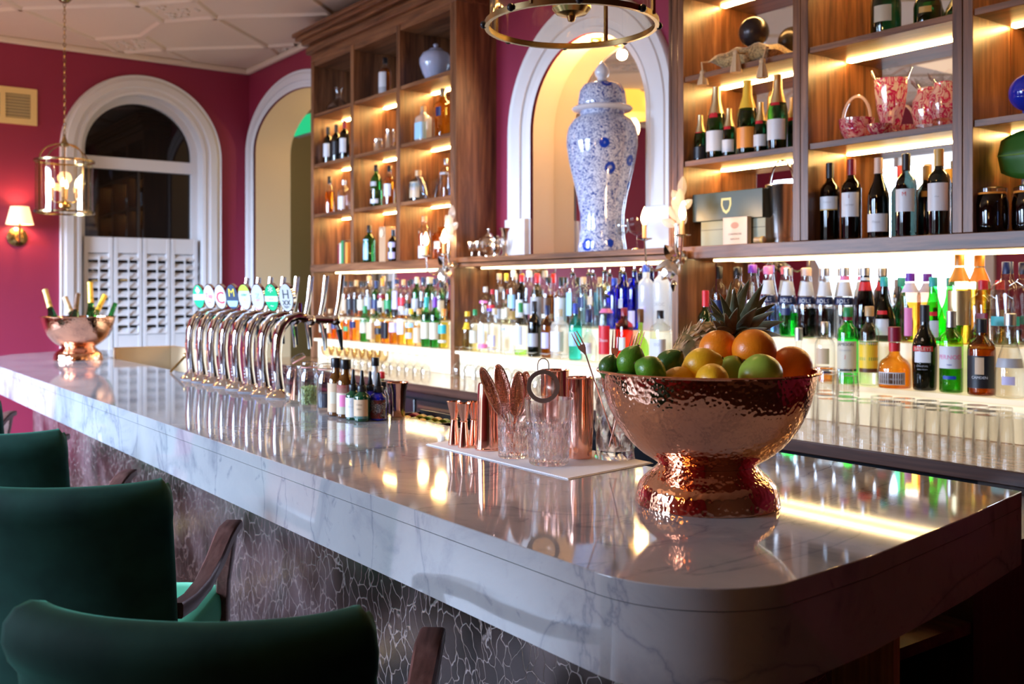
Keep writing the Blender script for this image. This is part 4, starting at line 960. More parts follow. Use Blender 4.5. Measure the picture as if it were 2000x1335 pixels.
jar = [(.128, 0), (.132, .02), (.124, .07), (.118, .13), (.120, .20), (.135, .29), (.158, .38), (.180, .47), (.192, .55), (.192, .60), (.182, .645), (.160, .68), (.128, .70), (.120, .705), (.118, .735)]
MB().lathe([(a * kx, z) for a, z in jar], 48).build('jar_body', M['porcelain'], tj, 50)
MB().lathe([(.120, .726), (.150, .731), (.158, .740), (.152, .748), (.126, .752)], 48).build('lid_rim', M['white_glaze'], tj, 50)
MB().lathe([(.122, .7525), (.126, .77), (.118, .83), (.10, .862), (.06, .876), (.03, .88)], 40).build('lid', M['porcelain'], tj, 50)
MB().lathe([(.05, .8805), (.028, .885), (.024, .90), (.034, .912), (.040, .93), (.034, .95), (.016, .972), (.004, .985), (.0005, .988)], 24).build('lid_knob', M['white_glaze'], tj, 50)
# ------------------------------------------------------------------ stemmed glasses
def stem_glass(name, label, p, rb, h, rs=.0035, bowl='coupe', mat=None, cat='glass', group=None, flip=False):
    t = thing(name, label, cat, p, 0, group); mat = mat or M['clear']
    b0 = .45 * h if bowl != 'wine' else .48 * h
    foot = [(rb * .85, 0), (rb * .85, .002), (rs * 2, .008), (rs, .02), (rs, b0)]
    if bowl == 'coupe': bw = [(rs, b0), (rb * .7, b0 + .12 * h), (rb * .95, b0 + .3 * h), (rb, h), (rb - .0015, h), (rb * .93, b0 + .31 * h), (rb * .66, b0 + .14 * h), (.001, b0 + .02)]
    else: bw = [(rs, b0), (rb * .6, b0 + .05 * h), (rb, b0 + .22 * h), (rb * .95, b0 + .38 * h), (rb * .8, h), (rb * .8 - .0015, h), (rb * .93, b0 + .38 * h), (rb * .98 - .0015, b0 + .22 * h), (rb * .57, b0 + .06 * h), (.001, b0 + .02)]
    f = MB().lathe(foot, 20); b_ = MB().lathe(bw, 20, caps=False)
    if flip:
        for k in (f, b_): k.v = [(x, y, h - z) for x, y, z in k.v]
    f.build('stem_and_foot', mat, t, 50); b_.build('bowl', mat, t, 50)
    return t
q = at_y(1215, 487, 3.36); stem_glass('cocktail_glass', 'clear stemmed glass at the right foot of the porcelain jar', (q.x, q.y, ZL1 + .0008), .036, .155, bowl='wine')
q = at_y(1244, 487, 3.36); stem_glass('cocktail_glass', 'wide clear coupe glass between the porcelain jar and the right candle lamp', (q.x, q.y, ZL1 + .0008), .052, .15)
# silver on the middle ledge
def lathing(name, label, cat, px, prof, mat, y=3.42, zb=None, n=20, part='body', extra=None, sq=0):
    q = at_y(px, 490, y); t = thing(name, label, cat, (q.x, q.y, (ZL1 if zb is None else zb) + .0008))
    MB().lathe(prof, n, sq=sq).build(part, mat, t, 50)
    if extra: extra(t)
    return t
sv = M['silver']
lathing('candlestick', 'slim silver candlestick, leftmost silver piece on the middle ledge', 'candlestick', 899, [(.022, 0), (.02, .01), (.006, .02), (.006, .06), (.010, .065), (.006, .07), (.006, .115), (.012, .12), (.010, .13)], sv)
lathing('candlestick', 'silver candlestick standing just left of the two silver cups', 'candlestick', 911, [(.024, 0), (.02, .01), (.007, .02), (.009, .05), (.006, .07), (.008, .12), (.014, .13), (.010, .14)], sv, 3.46)
for px, r_ in ((922, 'left'), (936, 'right')):
    lathing('goblet', 'small silver goblet, %s one of the pair before the teapot' % r_, 'cup', px, [(.022, 0), (.02, .006), (.005, .014), (.005, .032), (.022, .045), (.028, .065), (.027, .095), (.025, .095), (.024, .06), (.001, .045)], sv, 3.37)
def tp(t):
    MB().lathe([(.03, .128), (.022, .145), (.004, .155), (.004, .16), (.009, .166), (.008, .175), (.0008, .178)], 20).build('lid', sv, t, 50)
    MB().tube([(.045, 0, .06), (.075, 0, .07), (.085, 0, .10), (.10, 0, .13)], [.012, .01, .007, .006], 8).build('spout', sv, t)
    MB().tube([(-.045, 0, .11), (-.085, 0, .12), (-.095, 0, .085), (-.07, 0, .05), (-.045, 0, .045)], .005, 8).build('handle', sv, t)
lathing('teapot', 'silver teapot with lid knob standing on the middle ledge', 'teapot', 954, [(.032, 0), (.028, .012), (.035, .025), (.055, .055), (.06, .08), (.052, .11), (.034, .127)], sv, 3.45, extra=tp)
def jg(t): MB().tube([(.03, 0, .10), (.06, 0, .10), (.062, 0, .06), (.03, 0, .04)], .004, 8).build('handle', sv, t)
lathing('milk_jug', 'small silver milk jug between the teapot and the silver vase', 'jug', 969, [(.022, 0), (.018, .01), (.026, .03), (.034, .055), (.026, .085), (.024, .1), (.03, .115), (.028, .115), (.02, .1), (.001, .05)], sv, 3.345, extra=jg)
lathing('bud_vase', 'tall flared silver vase at the foot of the arch moulding', 'vase', 986, [(.028, 0), (.024, .008), (.014, .02), (.017, .09), (.02, .14), (.034, .165), (.032, .165), (.017, .14), (.012, .05), (.0008, .03)], sv, 3.40)
# ------------------------------------------------------------------ crystal candle lamps on the dividers
def petal(mb, base, dirv, ln, wd):
    d = Vector(dirv).normalized(); s = d.cross(Vector((.8, -.6, 0))).normalized(); nn = s.cross(d)
    n = 7; vs = []
    for i in range(n + 1):
        t = i / n; wdt = wd * math.sin(math.pi * min(1, t * .96 + .02)) ** .8; c = Vector(base) + d * ln * t
        vs += [c - s * wdt, c + nn * wdt * .5, c + s * wdt, c - nn * wdt * .35]
    fs = [(i * 4 + k, i * 4 + (k + 1) % 4, i * 4 + 4 + (k + 1) % 4, i * 4 + 4 + k) for i in range(n) for k in range(4)]
    mb.add(vs, fs)
def sconce(label, px, py, y, arms, plume_h):
    q = at_y(px, py, y); t = thing('crystal_candle_lamp', label, 'lamp', q)
    cr_ = thin((.95, .92, .86), 'cut glass petals', .95, milky=.5)
    MB().lathe([(.001, -.02), (.02, -.015), (.026, 0), (.02, .015), (.001, .02)], 16).xf(Matrix.Translation((0, .03, .06)) @ Matrix.Rotation(R(90), 4, 'X')).build('back_plate', M['silver'], t)
    MB().tube([(0, .03, .06), (0, 0, .05), (0, -.015, .10), (0, -.01, .20)], .008, 8).build('stem', M['silver'], t)
    mb = MB()
    for k, (dx, dz, zb_, l_) in enumerate(((-.9, .45, .19, .30), (.95, .45, .195, .32), (-.6, .8, .215, .34), (.7, .75, .225, .36), (-.25, 1, .25, .32), (.85, .5, .26, .34), (.3, 1, .275, .34), (-.5, .8, .29, .30), (.05, 1, .31, .40))):
        petal(mb, (.004 * k, -.015, zb_), (dx, -.35 + .2 * (k % 3), dz), plume_h * l_ * 1.05, .021)
        mb.tube([(0, -.01, .185), (.002 * k, -.012, zb_ + .005)], .002, 5)
    mb.build('glass_plume', cr_, t, 30)
    mb = MB()
    for k, (dx, dz) in enumerate(((0, -1), (-.5, -.8), (.5, -.8), (-.8, -.3), (.8, -.3), (0, .4))):
        petal(mb, (0, -.02, .05 - .02 * (k % 2)), (dx, -.35, dz), .10, .025)
    mb.build('silver_leaves', M['silver'], t, 30)
    MB().lathe([(.006, -.10), (.014, -.08), (.016, -.07), (.006, -.05)], 12, (0, -.03, 0)).build('drop', M['silver'], t)
    for (ax, ay, az) in arms:
        MB().tube([(0, -.015, .06), (ax * .3, ay * .4 - .01, .015), (ax * .65, ay * .7, -.005), (ax * .92, ay, .02), (ax, ay, az)], .0045, 8).build('arm', M['silver'], t)
        MB().lathe([(.006, 0), (.016, .004), (.034, .008), (.036, .012), (.012, .012)], 16, (ax, ay, az)).build('drip_pan', M['silver'], t, 50)
        MB().lathe([(.010, .0125), (.010, .075)], 12, (ax, ay, az)).build('candle_sleeve', P('candle sleeve with bulb glow', (1, 1, 1)), t)
        MB().lathe([(.008, .0755), (.016, .095), (.016, .11), (.009, .135), (.0008, .155)], 12, (ax, ay, az)).build('bulb', M['bulb'], t)
        point('candle_light', (ax, ay - .03, az + .11), 3, (1, .60, .27), .02, t)
sconce('crystal and silver candle lamp mounted between the left cabinet and the middle ledge', 880, 535, 3.242, ((-.20, -.05, .105), (.10, -.11, .105)), .24)
sconce('crystal and silver candle lamp mounted at the left edge of the right cabinet', 1325, 525, 3.242, ((-.155, -.06, .13), (.15, -.13, .13)), .24)
# ------------------------------------------------------------------ things in the left cabinet
def dec(t):
    pass
cut = thin((.93, .92, .90), 'cut glass', 1.0)
def facet(amp, nn, zz=0): return lambda r, a, z: r * (1 + amp * math.sin(nn * a + zz * z) * math.sin(nn * a - zz * z))
q = at_y(661, 215, 3.42); t = thing('decanter', 'clear glass decanter with flared neck on the top shelf of the left cabinet', 'decanter', (q.x, q.y, SH[2] + .0008))
MB().lathe([(.055, 0), (.085, .01), (.095, .03), (.07, .07), (.03, .10), (.02, .13), (.024, .17), (.036, .19), (.033, .19), (.017, .13), (.02, .1), (.06, .07), (.08, .03), (.001, .012)], 28, caps=False).build('body', cut, t, 50)
MB().ball((0, 0, .012), .0, 6) if 0 else None
q = at_y(851, 150, 3.44); t = thing('ginger_jar', 'pale blue ribbed porcelain jar on the top shelf of the left cabinet', 'jar', (q.x, q.y, SH[2] + .0008))
MB().lathe([(.05, 0), (.06, .01), (.085, .06), (.105, .12), (.105, .155), (.085, .19), (.05, .208)], 40, fn=lambda r, a, z: r * (1 + .02 * math.cos(18 * a))).build('body', P('pale lilac glaze', (.42, .46, .62), .15, coat=.4), t, 50)
MB().lathe([(.052, .2085), (.04, .222), (.012, .228), (.012, .235), (.018, .245), (.012, .255), (.0008, .257)], 24).build('lid', P('pale lilac glaze', (0, 0, 0)), t, 50)
def jar_or_cup(px, lab, h, y=3.41):
    q = at_y(px, 290, y); t = thing('silver_tankard', lab, 'tankard', (q.x, q.y, SH[1] + .0008))
    MB().lathe([(.038, 0), (.04, .004), (.032, .015), (.036, h * .6), (.03, h * .9), (.034, h), (.031, h), (.027, h * .85), (.001, .02)], 24, caps=False).build('body', M['silver'], t, 50)
    MB().tube([(.03, 0, h * .85), (.065, 0, h * .8), (.066, 0, h * .4), (.034, 0, h * .25)], .005, 8).build('handle', M['silver'], t)
jar_or_cup(738, 'short silver tankard in the centre compartment, left of the taller one', .105)
jar_or_cup(761, 'taller silver tankard in the centre compartment of the left cabinet', .15)
q = at_y(838, 382, 3.40); t = thing('cut_glass_vase', 'flared cut glass vase beside the blue gin bottle', 'vase', (q.x, q.y, SH[0] + .0008))
MB().lathe([(.045, 0), (.04, .01), (.045, .05), (.062, .10), (.088, .155), (.085, .155), (.056, .1), (.036, .05), (.001, .02)], 32, fn=facet(.03, 8), caps=False).build('body', cut, t, 30)
bk = [('cream_book', 'maroon', .150, .022), ('x', 'cream', .158, .030), ('x', 'green', .175, .034), ('x', 'brown', .178, .03), ('x', 'orange', .160, .035)]
bx = -6.96
bl = ['maroon hardback, leftmost book on the ledge of the left cabinet', 'cream-spined book beside the maroon one on the ledge', 'green hardback in the middle of the ledge books', 'dark brown hardback beside the green one', 'orange book with dark picture, rightmost on the ledge']
for (nm, c, h, w_), l_ in zip(bk, bl):
    t = thing('book', l_, 'book', (bx + w_ / 2 + .15, 3.44, ZL1 + .0008), 0, 'books on the ledge of the left cabinet')
    MB().box(-w_ / 2, w_ / 2, -.06, .06, 0, h).build('cover', solid(c), t, bevel=.002)
    MB().box(-w_ / 2 + .003, w_ / 2 - .003, -.055, .0605, .003, h + .0006).build('pages', M['paper'], t)
    bx += w_ + .0015
q = at_y(741, 510, 3.40); t = thing('wooden_gift_box', 'upright wooden box with a round medallion on the ledge of the left cabinet', 'box', (q.x + .02, q.y + .05, ZL1 + .0008))
MB().box(-.045, .045, -.04, .04, 0, .25).build('box_body', P('pale wood box', (.52, .30, .16), .5), t, bevel=.003)
MB().lathe([(.03, 0), (.03, .006), (.001, .007)], 24).xf(Matrix.Translation((0, -.0405, .205)) @ Matrix.Rotation(R(90), 4, 'X')).build('medallion', P('pale medallion', (.8, .55, .35), .4), t)
# ------------------------------------------------------------------ things in the right cabinet
t = thing('tasselled_cushion', 'gold brocade cushion with tassels, draped over the shelf edge under a dark ball', 'cushion', at_y(1462, 128, 3.40)); q = t.location.copy(); t.location = (q.x, 3.43, SH[1] + .001)
gm, nt, b = newmat('gold brocade'); n2 = noise(nt, mapped(nt, (1, 1, 1)), 60, 3, 2); c = ramp(nt, n2, [(.42, (.24, .13, .04)), (.55, (.62, .40, .15))]); nt.links.new(c, b.inputs['Base Color']); b.inputs['Roughness'].default_value = .55; b.inputs['Sheen Weight'].default_value = .4
mb = MB(); N = 16
for s in (1, -1):
    vs = []
    for i in range(N + 1):
        for j in range(N + 1):
            u, v = -1 + 2 * i / N, -1 + 2 * j / N
            z = .045 * ((1 - u ** 4) * (1 - v ** 4)) ** .5 * (1 if s > 0 else .85); pin = 1 - .08 * (u * u * (1 - v * v) + v * v * (1 - u * u)) * 1.5
            vs.append((u * .17 * pin, v * .105 * pin, .046 + s * z + .006 * math.sin(9 * u + 4 * v)))
    mb.add(vs, [(i * (N + 1) + j, i * (N + 1) + j + 1, (i + 1) * (N + 1) + j + 1, (i + 1) * (N + 1) + j)[::s] for i in range(N) for j in range(N)])
mb.build('cushion_pad', gm, t, 60)
def tassel(parent, p, ln):
    mb = MB().ball((p[0], p[1], p[2]), .014, 10)
    mb.lathe([(.009, 0), (.012, -.01), (.02, -ln * .6), (.024, -ln)], 14, p, fn=lambda r, a, z: r * (1 + .12 * math.cos(7 * a)))
    mb.build('tassel', P('pale gold fringe', (.66, .44, .24), .7, sheen=.3), parent, 60)
for p_, ln in (((-.185, -.118, .0), .055), ((.03, -.145, .045), .085), ((.175, -.15, -.02), .07)): tassel(t, p_, ln)
for p_ in ((-.185, -.118, .0), (.03, -.145, .045), (.175, -.15, -.02)):
    MB().tube([(p_[0] * .9, -.09, .05), (p_[0], -.125, .045), p_], .004, 6).build('cord', P('pale gold fringe', (0, 0, 0)), t)
tag(MB().ball((0, 0, 0), .066, 28).build('dark_ball', P('dark bronze ball', (.05, .04, .04), .28, .6, bump=(40, .4, .002))), 'dark bronze ball resting on the gold tasselled cushion', 'ball').location = (q.x + .012, 3.42, SH[1] + .0925 + .064)
# boxes and bucket on the ledge
pa = at_y(1357, 475, 3.36); pb_ = at_y(1494, 475, 3.36)
t = thing('wine_box', 'dark green presentation box with gold shield, on top of the paler box', 'box', ((pa.x + pb_.x) / 2 - .0, 3.43, ZL1 + .112))
wv = (pb_.x - pa.x) / 2
MB().box(-wv, wv, -.085, .085, 0, .125).build('box_body', P('dark green card', (.045, .055, .03), .35), t, bevel=.002)
MB().prism([(-.028, .03), (.028, .03), (.030, .0), (.018, -.028), (0, -.04), (-.018, -.028), (-.030, 0)], 0, .001).xf(Matrix.Translation((0, -.0852, .066)) @ Matrix.Rotation(R(90), 4, 'X')).build('shield_emblem', P('gold print', (.42, .30, .10), .3, .6), t)
MB().prism([(-.018, .02), (.018, .02), (.019, .0), (.011, -.018), (0, -.026), (-.011, -.018), (-.019, 0)], 0, .001).xf(Matrix.Translation((0, -.0864, .066)) @ Matrix.Rotation(R(90), 4, 'X')).build('shield_centre', P('dark green card', (0, 0, 0)), t)
t = thing('wine_box', 'pale grey-green wide box lying under the dark green box', 'box', ((pa.x + pb_.x) / 2 + .012, 3.435, ZL1 + .001))
MB().box(-wv + .03, wv - .005, -.08, .085, 0, .11).build('box_body', P('sage card', (.30, .30, .20), .5), t, bevel=.002)
MB().box(-wv + .03, wv - .005, -.0805, -.08, .07, .073).build('lid_line', P('dark seam', (.1, .09, .06), .5), t)
q = at_y(1437, 475, 3.325); t = thing('card_box', 'small cream carton with oval crest, in front of the pale box', 'box', (q.x, 3.333, ZL1 + .001))
MB().box(-.068, .068, -.014, .014, 0, .118).build('carton', P('cream card', (.72, .55, .42), .5), t, bevel=.002)
MB().lathe([(.02, 0), (.02, .0006)], 24, sx=1.1, sy=.7).xf(Matrix.Translation((.0, -.0142, .082)) @ Matrix.Rotation(R(90), 4, 'X')).build('oval_crest', P('faded red print', (.5, .25, .18), .5), t)
text_mb('CHAMPAGNE', .012, lambda x, y: (x, -.0146, .045 + y)).build('lettering', solid('brown'), t, 0)
text_mb('extra brut', .012, lambda x, y: (x, -.0146, .025 + y)).build('lettering', solid('brown'), t, 0)
q = at_y(1537, 475, 3.45); t = thing('champagne_bucket', 'tall polished silver ice bucket with hoop handle at the ledge', 'bucket', (q.x - .02, 3.44, ZL1 + .001))
MB().lathe([(.045, 0), (.047, .01), (.064, .24), (.069, .245), (.069, .252), (.062, .25), (.043, .02), (.001, .015)], 32, caps=False).build('bucket_body', P('bucket silver', (.85, .82, .80), .22, 1.0), t, 50)
MB().tube([(.067 * math.cos(R(a)), 0, .215 + .14 * math.sin(R(a))) for a in range(0, 181, 10)], .004, 8).build('hoop_handle', M['chrome'], t)
q = at_y(1488, 475, 3.34); t = thing('cork', 'small champagne cork lying before the pale box', 'cork', (q.x, 3.335, ZL1 + .016))
MB().lathe([(.014, -.03), (.011, -.004), (.015, .002), (.014, .018), (.004, .024)], 14).xf(Matrix.Rotation(R(90), 4, 'Y')).build('cork_body', solid('cork'), t); MB().lathe([(.0152, .003), (.0152, .016)], 14).xf(Matrix.Rotation(R(90), 4, 'Y')).build('foil_band', solid('gold'), t)
# cranberry and clear cut glass on the middle shelf
cm, nt, b = newmat('cranberry cut glass'); nt.nodes.remove(b)
out = nt.nodes['Material Output']; tr = nt.nodes.new('ShaderNodeBsdfTransparent'); df = nt.nodes.new('ShaderNodeBsdfTranslucent'); gl = nt.nodes.new('ShaderNodeBsdfGlossy'); gl.inputs[1].default_value = .05; d3 = nt.nodes.new('ShaderNodeBsdfDiffuse')
vo_n = noise(nt, mapped(nt, (1, 1, .7), (.5, .3, 0)), 26, 3, 1.6)
cc = ramp(nt, vo_n, [(.40, (.96, .88, .82)), (.46, (.70, .02, .16)), (.52, (.60, .01, .16)), (.56, (.97, .86, .78)), (.64, (.96, .84, .74)), (.68, (.72, .06, .26))])
for n_ in (tr, df, d3): nt.links.new(cc, n_.inputs[0])
a1 = nt.nodes.new('ShaderNodeMixShader'); a1.inputs[0].default_value = .5; nt.links.new(df.outputs[0], a1.inputs[1]); nt.links.new(d3.outputs[0], a1.inputs[2])
a2 = nt.nodes.new('ShaderNodeMixShader'); a2.inputs[0].default_value = .55; nt.links.new(tr.outputs[0], a2.inputs[1]); nt.links.new(a1.outputs[0], a2.inputs[2])
a3 = nt.nodes.new('ShaderNodeMixShader'); a3.inputs[0].default_value = .22; nt.links.new(a2.outputs[0], a3.inputs[1]); nt.links.new(gl.outputs[0], a3.inputs[2]); nt.links.new(a3.outputs[0], out.inputs[0])
cran = cm
def ruffled(r, a, z, h, k=.06, n=8): return r * (1 + k * max(0, z / h - .75) * 4 * math.cos(n * a) * .5 + .012 * math.cos(16 * a))
def cvase(px, label, prof, h, y, n=10):
    q = at_y(px, 250, y); t = thing('cut_glass_vase', label, 'vase', (q.x, y, SH[0] + .0008))
    pr = [(r * 1.0, z * h) for r, z in prof]
    MB().lathe([p for p in pr if p[1] >= .14 * h and p[1] <= .84 * h], 48, caps=False, fn=lambda r, a, z: ruffled(r, a, z, h)).build('patterned_body', cran, t, 40)
    MB().lathe([p for p in pr if p[1] <= .15 * h], 48, fn=lambda r, a, z: ruffled(r, a, z, h)).build('foot', cut, t, 40)
    mb = MB().lathe([p for p in pr if p[1] >= .83 * h], 48, caps=False, fn=lambda r, a, z: ruffled(r, a, z, h, .10, 8))
    mb.v = [(x, y_, z + (.008 * math.cos(8 * math.atan2(y_, x)) if z > .97 * h else 0)) for x, y_, z in mb.v]
    mb.build('scalloped_rim', cut, t, 40)
cvase(1740, 'tall cut glass vase with cranberry pattern and scalloped rim', [(.048, 0), (.046, .03), (.03, .08), (.028, .14), (.034, .145), (.05, .4), (.058, .65), (.06, .83), (.062, .84), (.078, 1.0)], .255, 3.40)
cvase(1811, 'shorter cranberry cut glass vase, left one of the pair', [(.04, 0), (.042, .04), (.04, .13), (.042, .15), (.054, .4), (.05, .62), (.036, .74), (.036, .83), (.037, .84), (.06, 1.0)], .20, 3.45)
cvase(1845, 'shorter cranberry cut glass vase, right one of the pair', [(.04, 0), (.042, .04), (.04, .13), (.042, .15), (.054, .4), (.05, .62), (.036, .74), (.036, .83), (.037, .84), (.056, 1.0)], .19, 3.37)
q = at_y(1673, 262, 3.40); t = thing('glass_basket', 'pink and clear cut glass basket with arched handle', 'basket', (q.x, 3.40, SH[0] + .0008))
MB().lathe([(.035, 0), (.05, .02), (.062, .05), (.066, .085), (.063, .085), (.058, .05), (.001, .012)], 40, caps=False, fn=lambda r, a, z: r * (1 + .03 * math.cos(12 * a))).build('bowl', cran, t, 40)
MB().tube([(.062 * math.cos(R(a)), 0, .075 + .10 * math.sin(R(a))) for a in range(0, 181, 9)], .006, 8).build('handle', thin((.98, .80, .66), 'peach glass', .9, milky=.6), t)
q = at_y(1718, 262, 3.345); t = thing('glass_dish', 'small scalloped pink glass dish between basket and tall vase', 'dish', (q.x, 3.342, SH[0] + .0008))
MB().lathe([(.02, 0), (.034, .012), (.045, .04), (.043, .04), (.03, .014), (.001, .006)], 40, caps=False, fn=lambda r, a, z: r * (1 + .05 * math.cos(12 * a))).build('bowl', cran, t, 40)
# right-most compartment
for px, lab in ((1938, 'dark clip-top preserving jar, left one of the pair on the ledge'), (1988, 'dark clip-top preserving jar, right one of the pair on the ledge')):
    q = at_y(px, 440, 3.39); t = thing('preserving_jar', lab, 'jar', (q.x + (.03 if px > 1950 else .015), q.y + (.012 if px > 1950 else -.03), ZL1 + .0008))
    MB().lathe([(.044, 0), (.050, .01), (.052, .03), (.052, .10), (.046, .125), (.044, .13)], 28).build('jar_body', thin((.052, .07, .12), 'dark filled glass', .9), t, 50)
    MB().lathe([(.0455, .1305), (.0465, .133), (.0455, .137)], 28).build('rubber_seal', solid('orange'), t)
    MB().lathe([(.047, .1375), (.047, .15), (.03, .158), (.001, .16)], 28).build('glass_lid', M['clear'], t, 50)
    MB().tube([(-.047, 0, .135), (-.053, 0, .12), (-.053, 0, .10), (-.05, 0, .11), (-.048, 0, .145)], .0018, 6).build('wire_clip', M['chrome'], t)
for k in range(5):
    t = thing('red_brown_book', 'red-brown leather book, %s from left behind the preserving jars' % ORD[k], 'book', (-1.772 + .042 * k + .06, 3.50, ZL1 + .0008), 0, 'leather books behind the jars')
    MB().box(-.019, .019, -.045, .045, 0, .235).build('cover', P('red-brown leather', (.10, .025, .015), .4), t, bevel=.003)
    MB().lathe([(.012, 0), (.012, .0008)], 12).xf(Matrix.Translation((0, -.0455, .17)) @ Matrix.Rotation(R(90), 4, 'X')).build('spine_emblem', solid('gold'), t)
mb = MB(); q = at_y(1985, 310, 3.40)
t = thing('green_leaf_ornament', 'broad folded green leaf standing above the leather books', 'ornament', (q.x + .05, 3.45, 1.895))
vs = []
for i in range(13):
    for j in range(9):
        u, v = i / 12, -1 + j / 4; wd = .085 * math.sin(math.pi * min(1, u * .8 + .18)) ** .7
        vs.append((-.13 + .24 * u + 0 * v, .025 * abs(v) - .02, .075 + v * wd + .0 * u))
mb.add(vs, [(i * 9 + j, i * 9 + j + 1, i * 9 + 10 + j, i * 9 + 9 + j) for i in range(12) for j in range(8)])
lf = mb.build('leaf_blade', P('leaf green', (.04, .16, .02), .4), t, 60); sm = lf.modifiers.new('thick', 'SOLIDIFY'); sm.thickness = .003
MB().tube([(-.13, -.024, .075), (.11, -.024, .075)], .003, 6).build('midrib', P('pale leaf rib', (.2, .4, .08), .4), t)
q = at_y(1998, 200, 3.4); t = thing('blue_glass_ball', 'cobalt blue glass ball at the right edge of the middle shelf', 'ball', (q.x + .02, 3.40, SH[0] + .001))
MB().lathe([(.03, 0), (.032, .006), (.02, .012), (.02, .02)], 20).build('foot', solid('blue'), t); MB().ball((0, 0, .082), .064, 24).build('globe', P('cobalt glass', (.01, .03, .5), .05, coat=.6), t)
# ------------------------------------------------------------------ glasses on the back counter
def inv_glass(p, label, group, first):
    if first is None:
        return stem_glass('wine_glass', label, p, .040, .19, bowl='wine', flip=True, group=group)
    return dup(first, p, 0, label, group)
wg = None; k = 0
for i, px in enumerate((897, 918, 940, 963, 987, 1012, 1038, 1066, 1096)):
    q = at_y(px, 700, 3.22); wg = inv_glass((q.x, q.y, ZK + .0008), 'upside-down wine glass, %s from left below the middle bottles' % ORD[i], 'upturned wine glasses', wg) if i == 0 else (inv_glass((q.x, q.y, ZK + .0008), 'upside-down wine glass, %s from left below the middle bottles' % ORD[i], 'upturned wine glasses', wg), wg)[1]
sg = None
for i in range(12):
    x = -6.35 + .10 * i; lab = 'small stemmed glass, %s from left below the left bottles' % ORD[i]
    if sg is None: sg = stem_glass('sherry_glass', lab, (x, 3.2, ZK + .0008), .032, .12, bowl='coupe', flip=True, group='small stemmed glasses')
    else: dup(sg, (x, 3.2, ZK + .0008), 0, lab)
def tumbler(name, label, p, r, h, group, ribs=0):
    t = thing(name, label, 'glass', p, 0, group)
    MB().lathe([(r, 0), (r * .97, h * .5), (r * .88, h), (.001, h), (.001, h - .012), (r * .84, h - .012), (r * .93, h * .5), (r * .96, 0)], 28, caps=False, fn=(lambda rr, a, z: rr * (1 + .012 * math.cos(ribs * a))) if ribs else None).build('glass_wall', M['tumbler'], t, 50)
    MB().lathe([(r * .985 + .001, h * .22), (r * .99 + .001, h * .235), (r * .985 + .001, h * .25)], 28, caps=False).build('rim_band', M['tumbler'], t, 50)
    return t
M['tumbler'] = thin((.97, .96, .94), 'tumbler glass', 1.0, edge=.66)
tb = None
spots = [(px, 2.99) for px in (1694, 1738, 1783, 1829, 1877, 1926, 1976)] + [(px, 3.12) for px in (1722, 1766, 1812, 1858, 1906, 1954)] + [(px, 2.99) for px in (1655, 1616, 1577)] + [(px, 3.12) for px in (1640, 1600, 1562)]
for i, (px, y) in enumerate(spots):
    q = at_y(px, 800, y)
    lab = 'upturned highball glass, %s in the %s row on the back counter' % (ORD[i % 7 if i < 7 else i - 7 if i < 13 else (i - 13) % 3], 'front' if i < 7 else 'back' if i < 13 else ('front, left-hand' if i < 16 else 'back, left-hand'))
    if tb is None: tb = tumbler('highball_glass', lab, (q.x, q.y, ZK + .0008), .041, .145, 'upturned highball glasses')
    else: dup(tb, (q.x, q.y, ZK + .0008), 0, lab, 'upturned highball glasses')
rt = None
for i, (px, y) in enumerate([(px, y) for y in (2.99, 3.12) for px in (1577, 1616, 1655)]):
    q = at_y(px if y < 3 else px - 8, 780, y)
    for j in range(1):
        lab = 'ribbed tumbler stacked upside down, %s in the %s stacked row' % (ORD[i % 3], 'front' if y < 3 else 'back')
        if rt is None: rt = tumbler('ribbed_tumbler', lab, (q.x, q.y, ZK + .148), .040, .085, 'ribbed tumblers stacked on the highballs', 16)
        else: dup(rt, (q.x, q.y, ZK + .148), 0, lab)
# move the highballs under the stacks exactly below them
und = [o for o in bpy.data.objects if o.name.startswith('highball_glass') and o.type == 'EMPTY'][13:19]
stk = [o for o in bpy.data.objects if o.name.startswith('ribbed_tumbler') and o.type == 'EMPTY']
for a, b in zip(und, stk): a.location = (b.location.x, b.location.y, ZK + .0008)
gb = P('gilt glass rim', (.75, .5, .2), .2, .6)
cs = None
for i in range(8):
    q = at_y(640 + 15 * i, 690, 3.02); lab = 'champagne saucer with gilt rim, %s from left behind the taps' % ORD[i]
    if cs is None: cs = stem_glass('champagne_saucer', lab, (q.x, q.y, ZK + .0008), .047, .14, bowl='coupe', mat=thin((.90, .80, .60), 'gilt-tinted glass', 1.0), group='champagne saucers')
    else: dup(cs, (q.x, q.y, ZK + .0008), 0, lab)
# glasses in the shelf unit under the bar
ug = None
for i, (x, y, z) in enumerate(((-1.22, 1.93, .78), (-1.27, 2.03, .78), (-1.33, 1.95, .78), (-1.22, 1.90, .44), (-1.25, 2.01, .44), (-1.34, 1.96, .44))):
    lab = '%s stem glass standing on the %s shelf under the bar end' % (('front', 'right-hand', 'rear')[i % 3], 'upper' if i < 3 else 'lower')
    if ug is None: ug = stem_glass('stem_glass', lab, (x, y, z + .0008), .036, .17, bowl='wine', group='glasses under the bar end')
    else: dup(ug, (x, y, z + .0008), 0, lab)
